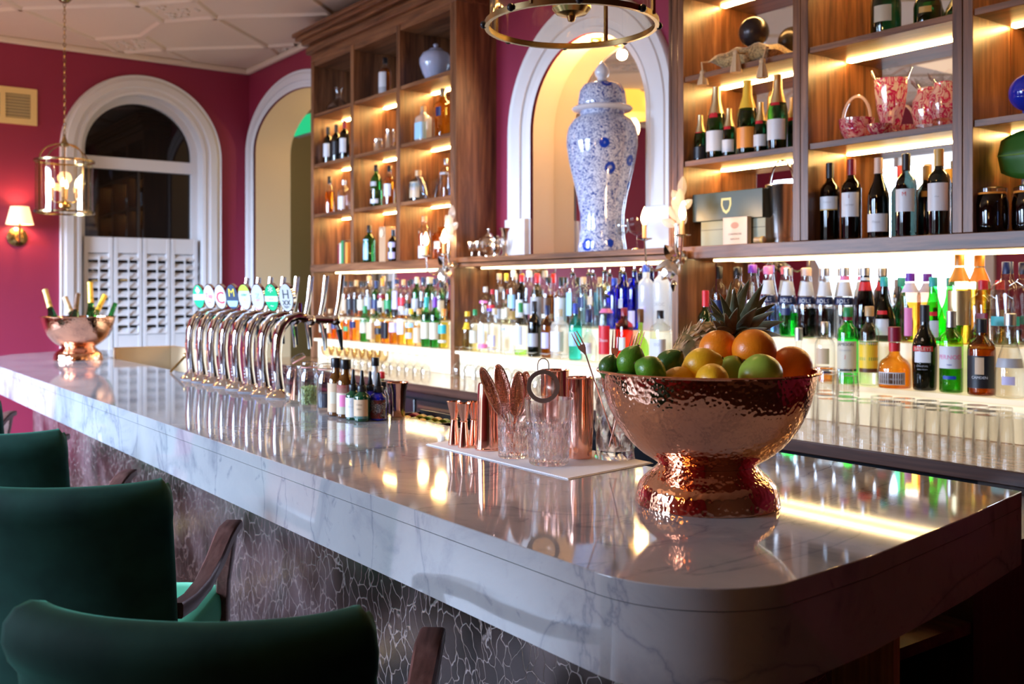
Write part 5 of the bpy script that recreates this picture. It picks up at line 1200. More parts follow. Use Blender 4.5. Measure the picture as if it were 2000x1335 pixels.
# ------------------------------------------------------------------ copper pedestal bowls
def bowl(label, loc, rz=0, root=None):
    t = thing('copper_bowl', label, 'bowl', loc, rz, 'copper pedestal bowls')
    out = [(.091, .0745), (.102, .082), (.123, .0955), (.140, .110), (.155, .127), (.168, .145), (.179, .166), (.189, .190), (.1965, .2155), (.200, .235), (.2015, .247)]
    inn = [(r - .003, z + (.003 if z < .2 else 0)) for r, z in out][::-1]
    MB().lathe(out + [(.2085, .2475), (.2095, .250), (.2075, .2525), (.200, .2515)] + inn + [(.001, .078)], 72, caps=False).build('bowl', M['hammer'], t, 50)
    MB().lathe([(.135, 0), (.135, .004), (.1335, .012), (.132, .026), (.127, .038), (.119, .047), (.106, .058), (.095, .068), (.0912, .0742)], 64, caps=True).build('foot', M['hammer_d'], t, 50)
    return t
cb = at_w(1381, 985, 1.886); CBX, CBY = cb.x, cb.y
bw = bowl('large hammered copper pedestal bowl heaped with fruit, on the right of the marble bar', (CBX, CBY, ZB + .0006))
p = at_z(153, 702, ZB); FBX, FBY = p.x, p.y
dup(bw, (FBX, FBY, ZB + .0006), 1.0, 'hammered copper pedestal bowl holding champagne bottles, far left end of the bar')
# champagne bottles in the far bowl
def axis_mat(base, tip):
    d = (Vector(tip) - Vector(base)).normalized(); return Matrix.Translation(Vector(base)) @ d.to_track_quat('Z', 'Y').to_matrix().to_4x4()
for i, (tx, ty, dw, c, gl, lab) in enumerate(((88, 566, -.06, 'gold', 'dgreen', 'dark champagne bottle with gold neck leaning left'), (127, 581, .05, 'cork', 'dgreen', 'champagne bottle neck second from left'),
        (152, 574, -.02, 'brown', 'dgreen', 'champagne bottle with brown foil in the middle'), (176, 551, -.05, 'yfoil', 'green', 'green champagne bottle with bright orange foil'),
        (205, 577, .12, 'yfoil', 'dgreen', 'dark champagne bottle with orange foil leaning right'), (226, 590, -.03, 'green', 'green', 'bare green bottle neck leaning far right'))):
    tip = at_w(tx, ty, 6.02 + dw)
    a = 2 * math.pi * i / 6
    tip = Vector((tip.x, tip.y, tip.z)); c0 = Vector((FBX, FBY, ZB + .2))
    base = Vector((FBX + (tip.x - FBX) * .42, FBY + (tip.y - FBY) * .42 + (.05 if i % 2 else -.03), ZB + .125))
    t = thing('champagne_bottle', lab + ', in the far copper bowl', 'bottle', (0, 0, 0), 0, 'champagne bottles in the far copper bowl')
    ln = (tip - base).length; mt = axis_mat(base, tip); pr = [(r * .034, ln * (z ** 1)) for r, z in SHP['champ']]
    MB().lathe([(.02, 0), (.03, ln * .1), (.034, ln * .25), (.033, ln * .35), (.024, ln * .5), (.016, ln * .62), (.014, ln * .97)], 18).xf(mt).build('glass_body', glassm(gl), t, 50)
    if c != 'green': MB().lathe([(.0168, ln * .62), (.0156, ln * .7), (.0152, ln * .96), (.017, ln * .98), (.016, ln), (.001, ln)], 16).xf(mt).build('foil_cap', solid(c), t, 50)
# ------------------------------------------------------------------ fruit
def peel(name, c1, c2, sc_=6, bump=160):
    m, nt, b = newmat(name); n = noise(nt, mapped(nt, (1, 1, 1)), sc_, 3); c = ramp(nt, n, [(.35, c1), (.65, c2)]); nt.links.new(c, b.inputs['Base Color'])
    b.inputs['Roughness'].default_value = .32; b.inputs['Coat Weight'].default_value = .15; b.inputs['Coat Roughness'].default_value = .25
    vo = nt.nodes.new('ShaderNodeTexVoronoi'); vo.inputs['Scale'].default_value = bump * 2.2; nt.links.new(mapped(nt, (1, 1, 1)), vo.inputs['Vector'])
    bumped(nt, b, vo.outputs['Distance'], .25, .0012); return m
F_ = dict(orange=peel('orange peel', (.88, .20, .004), (.95, .27, .008)), lemon=peel('lemon peel', (.84, .42, .008), (.92, .52, .015)), lime=peel('lime peel', (.045, .19, .01), (.12, .34, .02), 20),
          dlime=peel('dark lime peel', (.02, .08, .01), (.04, .14, .015), 20), apple=peel('green apple skin', (.22, .38, .03), (.34, .50, .06), 14, 20))
stemm = P('fruit stem brown', (.12, .07, .03), .7)
def fruit(kind, mat, px, py, w_, r, label, axis=(0, 0, 1), sz=1.0):
    c = at_w(px, py, w_); t = thing(kind, label, 'fruit', c)
    d = Vector(axis).normalized().to_track_quat('Z', 'Y').to_matrix().to_4x4()
    if kind in ('lemon', 'lime'):
        pr = []
        for k in range(25):
            a = math.pi * k / 24; z = -math.cos(a); rr = math.sin(a)
            nip = .10 * max(0, abs(z) - .86) / .14
            pr.append((max(1e-5, rr * r * (1 - .06 * abs(z))), (z * sz * (1 + nip)) * r))
        MB().lathe(pr, 32, caps=False).xf(d).build('peel', mat, t, 180)
        MB().lathe([(.0008, 0), (r * .10, .0006), (r * .08, .0018), (.0006, .002)], 10, (0, 0, r * sz * 1.095)).xf(d).build('stem_scar', stemm, t)
    elif kind == 'apple':
        pr = []
        for k in range(29):
            a = math.pi * k / 28; rr = math.sin(a) * (1 + .06 * math.cos(a)); z = -math.cos(a)
            z *= 1 - .28 * max(0, 1 - (rr / .55)) ** 1.2
            pr.append((max(1e-5, rr * r), z * r * .92))
        MB().lathe(pr, 36, caps=False, fn=lambda q_, a_, z_: q_ * (1 + .02 * math.cos(5 * a_))).xf(d).build('skin', mat, t, 180)
        MB().tube([(0, 0, r * .60), (.001, 0, r * .8), (.004, .001, r * 1.0)], [.0015, .0013, .002], 6).xf(d).build('stalk', stemm, t)
    else:
        pr = [(max(1e-5, r * math.sin(math.pi * k / 28)), -r * .96 * math.cos(math.pi * k / 28)) for k in range(29)]
        MB().lathe(pr, 40, caps=False).xf(d).build('peel', mat, t, 180)
        MB().lathe([(.0006, 0), (r * .08, .0003), (r * .06, .0014), (.0006, .0006)], 10, (0, 0, r * .958)).xf(d).build('stem_scar', P('green stem scar', (.12, .16, .03), .7), t)
    return t
fruit('orange', F_['orange'], 1404, 682, 1.915, .0385, 'back left orange of the three, resting beneath the pineapple crown', (.4, -.3, -.9))
fruit('orange', F_['orange'], 1473, 684, 1.865, .0415, 'centre orange, highest of the three, above the green apple', (-.3, -.2, -.9))
fruit('orange', F_['orange'], 1545, 715, 1.905, .0400, 'orange at the right rim of the fruit bowl', (.2, .2, -1))
fruit('lemon', F_['lemon'], 1371, 712, 1.80, .0310, 'larger lemon behind the front lemon, below the left orange', (.7, .5, .3), 1.14)
fruit('lemon', F_['lemon'], 1391, 742, 1.725, .0290, 'front lemon with its tip facing the viewer', (.75, -.6, .05), 1.12)
fruit('lemon', F_['lemon'], 1322, 748, 1.80, .0285, 'lemon mostly sunk behind the bowl rim, left of the front lemon', (.5, .2, .45), 1.2)
fruit('lime', F_['lime'], 1232, 706, 1.845, .0265, 'largest lime, sitting highest at the left of the fruit bowl', (.3, .3, .9), 1.14)
fruit('lime', F_['lime'], 1270, 722, 1.785, .0255, 'lime in front between the highest lime and the lemons', (-.7, -.3, .3), 1.1)
fruit('lime', F_['dlime'], 1190, 717, 1.86, .0205, 'small dark lime touching the left rim of the bowl', (.2, .2, .9), 1.1)
fruit('lime', F_['dlime'], 1307, 711, 1.90, .0270, 'dark shaded lime beside the pineapple body', (.5, .3, .6), 1.15)
fruit('lime', F_['dlime'], 1222, 742, 1.84, .0215, 'dark lime sunk under the largest lime', (.9, .2, .1), 1.2)
fruit('apple', F_['apple'], 1484, 732, 1.765, .0400, 'green apple at the front right with light catching its skin', (-.75, -.1, .6))
fruit('apple', F_['apple'], 1433, 726, 1.845, .0325, 'darker green apple behind the front green apple', (.5, .2, .6))
# pineapple
pn0, pn1 = at_w(1318, 712, 1.99), at_w(1432, 650, 2.06)
t = thing('pineapple', 'whole pineapple lying behind the fruit with its spiky crown up to the right', 'pineapple', (0, 0, 0))
pm, nt, b = newmat('pineapple skin'); vo = nt.nodes.new('ShaderNodeTexVoronoi'); vo.inputs['Scale'].default_value = 60; nt.links.new(mapped(nt, (1, 1, 1)), vo.inputs['Vector'])
c = ramp(nt, vo.outputs['Distance'], [(.1, (.62, .36, .14)), (.35, (.34, .19, .07)), (.6, (.14, .10, .03))]); nt.links.new(c, b.inputs['Base Color']); b.inputs['Roughness'].default_value = .5
ax = (pn1 - pn0); mt = axis_mat(pn0, pn1); ln = ax.length
pr = [(max(1e-4, .050 * math.sin(math.pi * (k + .6) / 27) ** .6), ln * k / 26) for k in range(27)]
def eyes(r, a, z): return r * (1 + .06 * (abs(math.sin(7 * a + z * 95)) * abs(math.sin(7 * a - z * 95))) ** .6)
MB().lathe(pr, 84, fn=eyes).xf(mt).build('fruit_body', pm, t, 40)
mb = MB(); random.seed(3)
for i in range(150):
    a = random.random() * 6.283; k = .1 + .85 * random.random(); rr = .052 * math.sin(math.pi * (k * 26 + .6) / 27) ** .6
    b0 = mt @ Vector((rr * math.cos(a), rr * math.sin(a), k * ln)); b1 = mt @ Vector(((rr + .010) * math.cos(a + .1), (rr + .010) * math.sin(a + .1), k * ln + .010))
    s = mt.to_3x3() @ Vector((-math.sin(a), math.cos(a), 0)) * .0035
    mb.add([b0 - s, b0 + s, b1, b0 + (b1 - b0) * .2 + (mt.to_3x3() @ Vector((0, 0, .004)))], [(0, 1, 2), (1, 3, 2), (3, 0, 2)])
br_ = mb.build('bracts', P('dry bract', (.50, .29, .13), .6), t, 0); br_['kind'] = 'stuff'
lm, nt, b = newmat('pineapple leaf'); n = noise(nt, mapped(nt, (1, 1, 1)), 26, 3); c = ramp(nt, n, [(.3, (.10, .10, .04)), (.6, (.22, .24, .14)), (.8, (.36, .42, .30))]); nt.links.new(c, b.inputs['Base Color']); b.inputs['Roughness'].default_value = .38; b.inputs['Sheen Weight'].default_value = .3
cb0 = at_w(1428, 668, 2.03)
tips = [(1532, 628, 1.97, .024), (1527, 656, 1.90, .024), (1517, 592, 2.06, .020), (1491, 553, 2.02, .024), (1464, 545, 2.05, .024), (1449, 553, 2.10, .018), (1434, 560, 2.0, .018), (1428, 549, 2.14, .016), (1405, 572, 1.98, .016),
        (1386, 580, 1.98, .014), (1384, 592, 1.92, .014), (1385, 610, 1.95, .013), (1390, 625, 1.90, .012), (1500, 575, 2.12, .020), (1512, 607, 1.94, .022), (1505, 678, 1.96, .018), (1478, 600, 1.90, .022), (1440, 600, 1.90, .018), (1415, 610, 1.88, .014), (1498, 640, 1.88, .020),
        (1455, 580, 2.16, .018), (1398, 640, 1.88, .010), (1404, 625, 1.93, .012)]
for i, (tx, ty, w_, wd) in enumerate(tips):
    tip = at_w(tx, ty, w_); side = Vector((CS, -SN, 0)); base = cb0 + Vector((.012 * math.sin(i * 2.4), .012 * math.cos(i * 2.4), .006 * math.sin(i * 1.3)))
    d = tip - base; s = d.cross(Vector((-SN, CS, .15)) * 1.0).normalized(); nn = s.cross(d.normalized())
    if nn.dot(Vector((SN, -CS, 0))) < 0: nn = -nn
    vs = []; N = 9; mid = base + d * .5 + Vector((0, 0, .018)) - d.normalized() * .0
    for k in range(N + 1):
        u = k / N; c_ = base * (1 - u) ** 2 + mid * 2 * u * (1 - u) + tip * u ** 2; w2 = wd * .72 * (1 - u) ** .75 * (1 + .25 * math.sin(math.pi * u))
        vs += [c_ - s * w2, c_ - nn * w2 * .35, c_ + s * w2]
    lf = MB().add(vs, [(k * 3 + j, k * 3 + j + 1, k * 3 + 4 + j, k * 3 + 3 + j) for k in range(N) for j in range(2)]).build('crown_leaf', lm, t, 60)
    sm = lf.modifiers.new('thick', 'SOLIDIFY'); sm.thickness = .0016
# ------------------------------------------------------------------ napkin and bar tools
na, nb_, nc = at_z(832, 868, ZB), at_z(1110, 937, ZB), at_z(1276, 905, ZB); nd = na + (nc - nb_)
def quad(a, b, c, d, z0, z1): return MB().prism([(q.x, q.y) for q in (a, b, c, d)], z0, z1)
nk = thing('paper_napkin', 'folded white paper napkin under the copper bar tools and cut glasses', 'napkin')
quad(na, nb_, nc, nd, ZB + .0004, ZB + .0014).build('lower_fold', M['paper'], nk)
k = .985; cen = (na + nc) / 2
quad(*[cen + (v - cen) * k for v in (na, nb_, nc, nd)], ZB + .0016, ZB + .0030).build('upper_fold', M['paper'], nk)
ZN = ZB + .0034
def onnap(px, py): return at_z(px, py, ZN)
cop = M['copper']; cop_b = P('copper with rosy sheen', (.95, .50, .36), .12, 1.0)
def jig(px, py, lab):
    q = onnap(px, py); t = thing('jigger', lab, 'jigger', q, 0, 'copper jiggers on the napkin'); h = .112
    MB().lathe([(.0155, 0), (.0155, .002), (.0085, h * .56), (.0078, h * .60)], 28).build('small_cone', cop, t, 50)
    MB().lathe([(.0082, h * .602), (.0088, h * .63), (.0185, h * .985), (.0190, h), (.0182, h), (.0165, h * .95), (.0078, h * .64), (.001, h * .63)], 28, caps=False).build('large_cone', cop, t, 50)
    MB().lathe([(.0088, h * .575), (.0104, h * .59), (.0088, h * .605)], 24, caps=False).build('waist_ring', cop, t, 50)
    return t
jig(887, 868, 'leftmost copper jigger on the napkin'); jig(906, 873, 'copper jigger at the front of the three, centre one'); jig(926, 869, 'copper jigger half hidden behind the tapered tin')
q = onnap(953, 877); t = thing('shaker_tin', 'small upturned copper shaker tin, narrowing upwards, left of the cut glasses', 'shaker', q)
MB().lathe([(.0325, 0), (.033, .004), (.030, .03), (.0275, .12), (.0255, .16), (.0235, .166), (.001, .167)], 36).build('tin_body', cop_b, t, 50); MB().lathe([(.0331, .001), (.0338, .0035), (.0331, .006)], 36, caps=False).build('rolled_rim', cop, t)
def tallshaker(px, py, r, h, lab, band=True):
    q = onnap(px, py); t = thing('copper_shaker', lab, 'shaker', q)
    MB().lathe([(r * .86, 0), (r * .88, .006), (r * .98, h * .4), (r, h * .985), (r * 1.01, h), (r * .97, h), (r * .95, h * .97), (r * .9, .02), (.001, .012)], 40, caps=False).build('tin_body', cop_b, t, 50)
    MB().lathe([(r * 1.0, h * .985), (r * 1.035, h * .992), (r * 1.0, h * .999)], 36, caps=False).build('rolled_rim', cop, t)
    return t
tallshaker(1133, 893, .0325, .192, 'tall copper shaker between the front cut glass and the faceted jug')
tallshaker(1084, 874, .036, .198, 'tall copper shaker standing behind the ring strainer')
# cut crystal glasses
def cut_fn(h, nn, a, r0):
    def fn(r, ang, z):
        if r < r0 * .6: return r
        band = 1.0 if (.10 * h < z < .66 * h) else 0.0
        dia = max(abs(math.sin(nn * ang / 2 + z * 62)), abs(math.sin(nn * ang / 2 - z * 62)))
        flute = .55 * abs(math.cos(nn * ang / 2)) if z < .10 * h else 0
        return r * (1 - band * a * (1 - dia) * 1.6 - flute * a)
    return fn
crm = P('cut crystal', (0, 0, 0))
def cutglass(px, py, rb, rt, h, lab, wall=.004):
    q = onnap(px, py); t = thing('cut_glass', lab, 'glass', q); N = 40
    out = [(rb * .9, 0)] + [(rb + (rt - rb) * (k / N) ** 1.2, h * k / N) for k in range(1, N + 1)]
    inn = [(rt - wall, h), (rt - wall, h * .9), (rb - wall, h * .3), (rb - wall, .016), (.001, .014)]
    MB().lathe(out, 128, caps=False, fn=cut_fn(h, 24, .10, rb)).lathe([(.001, 0), (rb * .9, 0)], 128, caps=False).lathe([(rt, h), (rt - wall, h)] + inn[1:], 128, caps=False).build('glass_wall', crm, t, 22)
    return t
g1 = cutglass(1001, 892, .0345, .0365, .132, 'left cut crystal glass holding copper strainers on the napkin')
g2 = cutglass(1072, 905, .046, .057, .150, 'front cut crystal glass with the ring strainer resting in it')
q = onnap(1201, 893); jgl = thing('faceted_jug', 'tall diamond-faceted glass pitcher beside the fruit bowl, holding copper forks', 'pitcher', q)
jr, jh = .050, .188; N = 30
jfn = lambda r, a, z: r * (1 - .09 * abs(((7 * a / 6.283 * 2 + z * 26) % 2) - 1) - .09 * abs(((7 * a / 6.283 * 2 - z * 26) % 2) - 1)) if r > .03 else r
MB().lathe([(jr, jh * k / N) for k in range(N + 1)], 84, caps=False, fn=jfn).lathe([(.001, 0), (jr * .96, 0)], 84, caps=False).lathe([(jr * .93, jh), (jr * .88, jh * .9), (jr * .86, .02), (.001, .016)], 84, caps=False).build('glass_wall', crm, jgl, 15)
MB().tube([(.046 * math.cos(R(300)), .046 * math.sin(R(300)), jh - .004), (.06 * math.cos(R(300)), .06 * math.sin(R(300)), jh + .004)], .008, 10).build('lip', crm, jgl)
# copper strainers standing in the left glass
beadm, nt, b = newmat('pierced copper'); vo = nt.nodes.new('ShaderNodeTexVoronoi'); vo.inputs['Scale'].default_value = 330; vo.inputs['Randomness'].default_value = .15; nt.links.new(mapped(nt, (1, 1, 1)), vo.inputs['Vector'])
c = ramp(nt, vo.outputs['Distance'], [(.30, (.98, .58, .42)), (.44, (.55, .24, .15))]); nt.links.new(c, b.inputs['Base Color']); b.inputs['Metallic'].default_value = 1; b.inputs['Roughness'].default_value = .2; bumped(nt, b, vo.outputs['Distance'], .6, .003)
def spoon(base, tip, wd, lab, name='julep_strainer'):
    base, tip = Vector(base), Vector(tip); t = thing(name, lab, 'strainer', (0, 0, 0), 0, 'copper strainers in the left cut glass'); d = (tip - base); u = d.normalized()
    s = u.cross(Vector((-SN, CS, 0))).normalized(); nn = s.cross(u); N = 14; vs = []
    a0 = base + d * .45
    for i in range(N + 1):
        k = i / N; c_ = a0 + (tip - a0) * k; hw = wd * math.sqrt(max(0, 1 - (2 * k - 1) ** 2)) + .0006
        for j in range(9):
            v = -1 + j / 4; vs.append(c_ + s * hw * v + nn * (.012 * (1 - v * v) * math.sin(math.pi * k)))
    sp_ = MB().add(vs, [(i * 9 + j, i * 9 + j + 1, i * 9 + 10 + j, i * 9 + 9 + j) for i in range(N) for j in range(8)]).build('pierced_bowl', beadm, t, 60)
    sm = sp_.modifiers.new('thick', 'SOLIDIFY'); sm.thickness = .0012
    rim = [a0 + (tip - a0) * (.5 - .5 * math.cos(x)) + s * wd * math.sin(x) for x in [6.283 * k / 28 for k in range(28)]]
    MB().tube(rim, .0022, 6, closed=True).build('rim_coil', cop, t)
    MB().tube([base, a0 + u * .004], .004, 8).build('handle', cop, t)
    return t
gw = 2.375
spoon(at_w(1012, 888, gw), at_w(940, 718, gw - .0), .013, 'pierced copper strainer leaning furthest left')
spoon(at_w(1010, 884, gw + .03), at_w(972, 712, gw + .05), .017, 'pierced copper strainer standing second from left')
spoon(at_w(1000, 884, gw), at_w(1014, 726, gw + .02), .017, 'pierced copper strainer leaning right, left one of the overlapping pair')
spoon(at_w(998, 886, gw + .02), at_w(1028, 726, gw + .05), .016, 'pierced copper strainer leaning right, right one of the overlapping pair')
# ring strainer
c_ = at_w(1061, 754, 2.25); t = thing('ring_strainer', 'steel ring strainer with wire loop, propped in the front cut glass', 'strainer', (0, 0, 0))
uR = Vector((CS, SN, 0)); uU = Vector((0, 0, 1)); uF = Vector((-SN, CS, 0))
st_m = P('worn steel', (.50, .42, .37), .38, 1.0)
vs = []; n = 56
for z in (0, .0015):
    for r in (.0275, .0375):
        for k in range(n):
            a = 6.283185 * k / n; vs.append(c_ + uR * r * math.cos(a) + uU * r * math.sin(a) + uF * z)
fs = []
for k in range(n):
    j = (k + 1) % n; fs += [(k, j, n + j, n + k), (2 * n + k, 3 * n + k, 3 * n + j, 2 * n + j), (n + k, n + j, 3 * n + j, 3 * n + k), (k, 2 * n + k, 2 * n + j, j)]
MB().add(vs, fs).build('flat_ring', st_m, t, 40)
MB().tube([c_ + uR * x + uU * z for x, z in ((-.0125, .036), (-.0125, .050), (-.010, .058), (-.004, .0625), (.004, .0625), (.010, .058), (.0125, .050), (.0125, .036))], .0013, 6).build('wire_loop', st_m, t)
mesh_m, nt, b = newmat('fine wire gauze'); b.inputs['Metallic'].default_value = 1; b.inputs['Base Color'].default_value = (.6, .42, .33, 1); b.inputs['Roughness'].default_value = .3; b.inputs['Alpha'].default_value = .35
vs = [c_ + uF * .002]; rings = 6
for i in range(1, rings + 1):
    rr = .0258 * i / rings
    for k in range(28): a = 6.283185 * k / 28; vs.append(c_ + uR * rr * math.cos(a) + uU * rr * math.sin(a) + uF * (.002 + .022 * (1 - (rr / .0258) ** 2)))
fs = [(0, 1 + k, 1 + (k + 1) % 28) for k in range(28)] + [(1 + (i - 1) * 28 + k, 1 + i * 28 + k, 1 + i * 28 + (k + 1) % 28, 1 + (i - 1) * 28 + (k + 1) % 28) for i in range(1, rings) for k in range(28)]
vs[0] = c_ + uF * .024
MB().add(vs, fs).build('gauze_cup', mesh_m, t, 60)
# copper forks
def fork(base, neck, tip, lab, side):
    base, neck, tip = map(Vector, (base, neck, tip)); t = thing('copper_fork', lab, 'fork', (0, 0, 0), 0, 'copper forks in the faceted pitcher'); d = tip - neck; u = d.normalized(); s = Vector(side); s = (s - u * s.dot(u)).normalized()
    MB().tube([base, neck + (base - neck) * .3, neck], [.0022, .0016, .0018], 8).build('stem', cop, t)
    hw = .0088; bl = .42
    pts = [(0, .0018), (.10, .0035), (.25, .0075), (.34, hw), (bl, hw)]
    nn = s.cross(u)
    mb = MB(); vs = []
    for k, wd in pts:
        for v in (-1, 1):
            for z in (-.0007, .0007): vs.append(neck + d * k + s * wd * v + nn * z)
    for i in range(len(pts) - 1):
        o = i * 4; mb_f = [(o, o + 2, o + 6, o + 4), (o + 1, o + 5, o + 7, o + 3), (o, o + 4, o + 5, o + 1), (o + 2, o + 3, o + 7, o + 6)]
        mb.f += [f for f in mb_f]
    mb.v = [tuple(v) for v in vs]; mb.f += [(0, 1, 3, 2), (16, 18, 19, 17)]
    mb.build('head', cop, t, 30)
    for v in (-.78, 0, .78):
        MB().tube([neck + d * (bl - .02) + s * hw * v, neck + d * .7 + s * hw * v * 1.02, tip + s * hw * v * .95], [.0017, .0014, .0007], 6).build('tine', cop, t)
    return t
fork(at_w(1203, 870, 2.33), at_w(1144, 692, 2.30), at_w(1121, 648, 2.29), 'copper fork leaning out to the left of the pitcher', (CS, SN, 0))
fork(at_w(1198, 872, 2.36), at_w(1200, 704, 2.36), at_w(1203, 645, 2.36), 'upright copper fork seen above the small lime', (CS, SN, 0))
fork(at_w(1190, 872, 2.30), at_w(1230, 716, 2.28), at_w(1254, 645, 2.27), 'copper fork leaning right above the largest lime', (CS, SN, 0))
fork(at_w(1208, 872, 2.38), at_w(1226, 716, 2.42), at_w(1240, 655, 2.43), 'copper fork tucked behind the right-leaning fork', (CS, SN, 0))
# ------------------------------------------------------------------ bitters bottles
zB = ZB + .0006
def bp(px, py): q = at_z(px, py, ZB); return (q.x, q.y, zB)
def bitters(px, py, toppy, r, glass, labs, lab, cap='black', kind='cap', text=(), turn=-48):
    p_ = bp(px, py); w_ = -p_[0] * SN + p_[1] * CS; h = CZ + (HY - toppy) * w_ / F - ZB
    t = thing('bitters_bottle', lab, 'bottle', p_, 0, 'bitters bottles on the bar')
    hb = h if kind == 'cap' else h * .60
    pr = [(.84, 0), (.97, .012), (1, .03), (1, .56), (.95, .62), (.62, .72), (.48, .77), (.46, .90)] if kind == 'cap' else [(.84, 0), (.97, .015), (1, .04), (1, .78), (.92, .86), (.55, .93), (.45, .97), (.45, 1.0)]
    MB().lathe([(a * r, b * hb) for a, b in pr], 28).build('glass_body', P(glass + ' bottle glass', dict(amber=(.10, .035, .006), green=(.004, .055, .02), blue=(.004, .01, .30), navy=(.01, .012, .03), clear=(.5, .5, .5))[glass], .06, coat=.5), t, 50)
    for (z0, z1, ha, c) in labs: wrap(r + .0006, r + .0006, z0 * hb, z1 * hb, R(ha), R(turn), 0, 16).build('paper_label', solid(c) if c in S else MC[('P', c)], t, 60)
    for (s_, sz, z, c) in text: on_wrap(s_, sz, r + .0012, z * hb, R(turn), 1.9 * r).build('lettering', solid(c), t, 0)
    if kind == 'cap': MB().lathe([(r * .60, hb * .84), (r * .62, hb * .85), (r * .62, hb * .99), (r * .58, h), (.001, h)], 24, fn=lambda q_, a, z: q_ * (1 + .015 * math.cos(30 * a))).build('screw_cap', M['rubber'], t, 50)
    else:
        MB().lathe([(r * .56, hb * .97), (r * .58, hb * .98), (r * .58, hb * 1.16), (r * .5, hb * 1.18), (.001, hb * 1.18)], 20, fn=lambda q_, a, z: q_ * (1 + .02 * math.cos(24 * a))).build('dropper_collar', M['rubber'], t, 50)
        MB().lathe([(r * .34, hb * 1.18), (r * .36, hb * 1.25), (r * .22, hb * 1.45), (r * .20, h * .97), (r * .12, h), (.001, h)], 16).build('dropper_bulb', M['rubber'], t, 50)
    return t
bitters(657, 811, 699, .0275, 'amber', [(.07, .57, 62, 'tan'), (.22, .42, 22, 'cream')], 'amber bitters bottle with sand-coloured label, black screw cap')
bitters(675, 815, 702, .0275, 'amber', [(.07, .57, 62, 'cream'), (.43, .57, 62, 'red'), (.20, .40, 22, 'pink')], 'amber bitters bottle with red and cream label, black screw cap')
bitters(690, 819, 721, .0235, 'green', [(.10, .74, 66, 'white')], 'green dropper bottle with plain white label', kind='drop', text=[('Y', .012, .60, 'silver'), ('Orange', .006, .45, 'grey')])
bitters(707, 822, 723, .0245, 'green', [(.10, .72, 66, 'tan'), (.10, .18, 66, 'teal')], 'front green dropper bottle with tan label and teal strip', kind='drop', text=[('Celery', .007, .56, 'brown'), ('bitters', .006, .42, 'brown')])
bitters(723, 813, 725, .0235, 'blue', [(.10, .5, 50, 'black')], 'cobalt dropper bottle behind the patterned one', kind='drop')
zeb, nt, b = newmat('red white and black patterned label'); wv = nt.nodes.new('ShaderNodeTexWave'); wv.inputs['Scale'].default_value = 60; wv.inputs['Distortion'].default_value = 9; wv.inputs['Detail Scale'].default_value = 2.2; nt.links.new(mapped(nt, (1, 1, 1), (.5, .7, .2)), wv.inputs['Vector'])
c = ramp(nt, wv.outputs[0], [(.35, (.02, .02, .03)), (.48, (.75, .75, .78)), (.62, (.75, .75, .78)), (.7, (.02, .02, .03))]); n2 = noise(nt, mapped(nt, (1, 1, 1)), 40, 2)
mx = nt.nodes.new('ShaderNodeMix'); mx.data_type = 'RGBA'; mx.blend_type = 'MULTIPLY'; mx.inputs[0].default_value = 1; nt.links.new(c, mx.inputs[6]); nt.links.new(ramp(nt, n2, [(.5, (1, 1, 1)), (.55, (.9, .08, .05))]), mx.inputs[7]); nt.links.new(mx.outputs[2], b.inputs['Base Color'])
MC[('P', 'zebra')] = zeb
bitters(739, 820, 727, .0265, 'blue', [(.08, .72, 75, 'zebra')], 'cobalt dropper bottle with red, white and black patterned label', kind='drop')
bitters(733, 800, 698, .021, 'clear', [], 'tall thin clear bottle with black cap behind the dropper bottles')
bitters(748, 812, 745, .018, 'navy', [(.3, .6, 40, 'purple')], 'short dark bottle between the patterned bottle and the copper cup')
q = at_z(746, 800, ZB); t = thing('sauce_bottle', 'small bottle with a red cap behind the dropper bottles', 'bottle', (q.x, q.y, zB))
MB().lathe([(.016, 0), (.018, .01), (.018, .07), (.009, .095), (.008, .105)], 20).build('glass_body', thin((.55, .65, .4), 'pale olive glass'), t, 50); MB().lathe([(.010, .1055), (.010, .125), (.008, .128), (.001, .1285)], 16).build('cap', solid('red'), t)
q = at_z(777, 813, ZB); t = thing('copper_cup', 'small flared copper cup at the right end of the bitters bottles', 'cup', (q.x, q.y, zB))
MB().lathe([(.022, 0), (.023, .003), (.024, .03), (.027, .08), (.033, .105), (.0335, .108), (.031, .107), (.025, .08), (.021, .01), (.001, .008)], 36, caps=False).build('cup_body', cop, t, 50)
MB().lathe([(.0335, .1065), (.0348, .108), (.0335, .1095)], 36, caps=False).build('rolled_rim', cop, t)
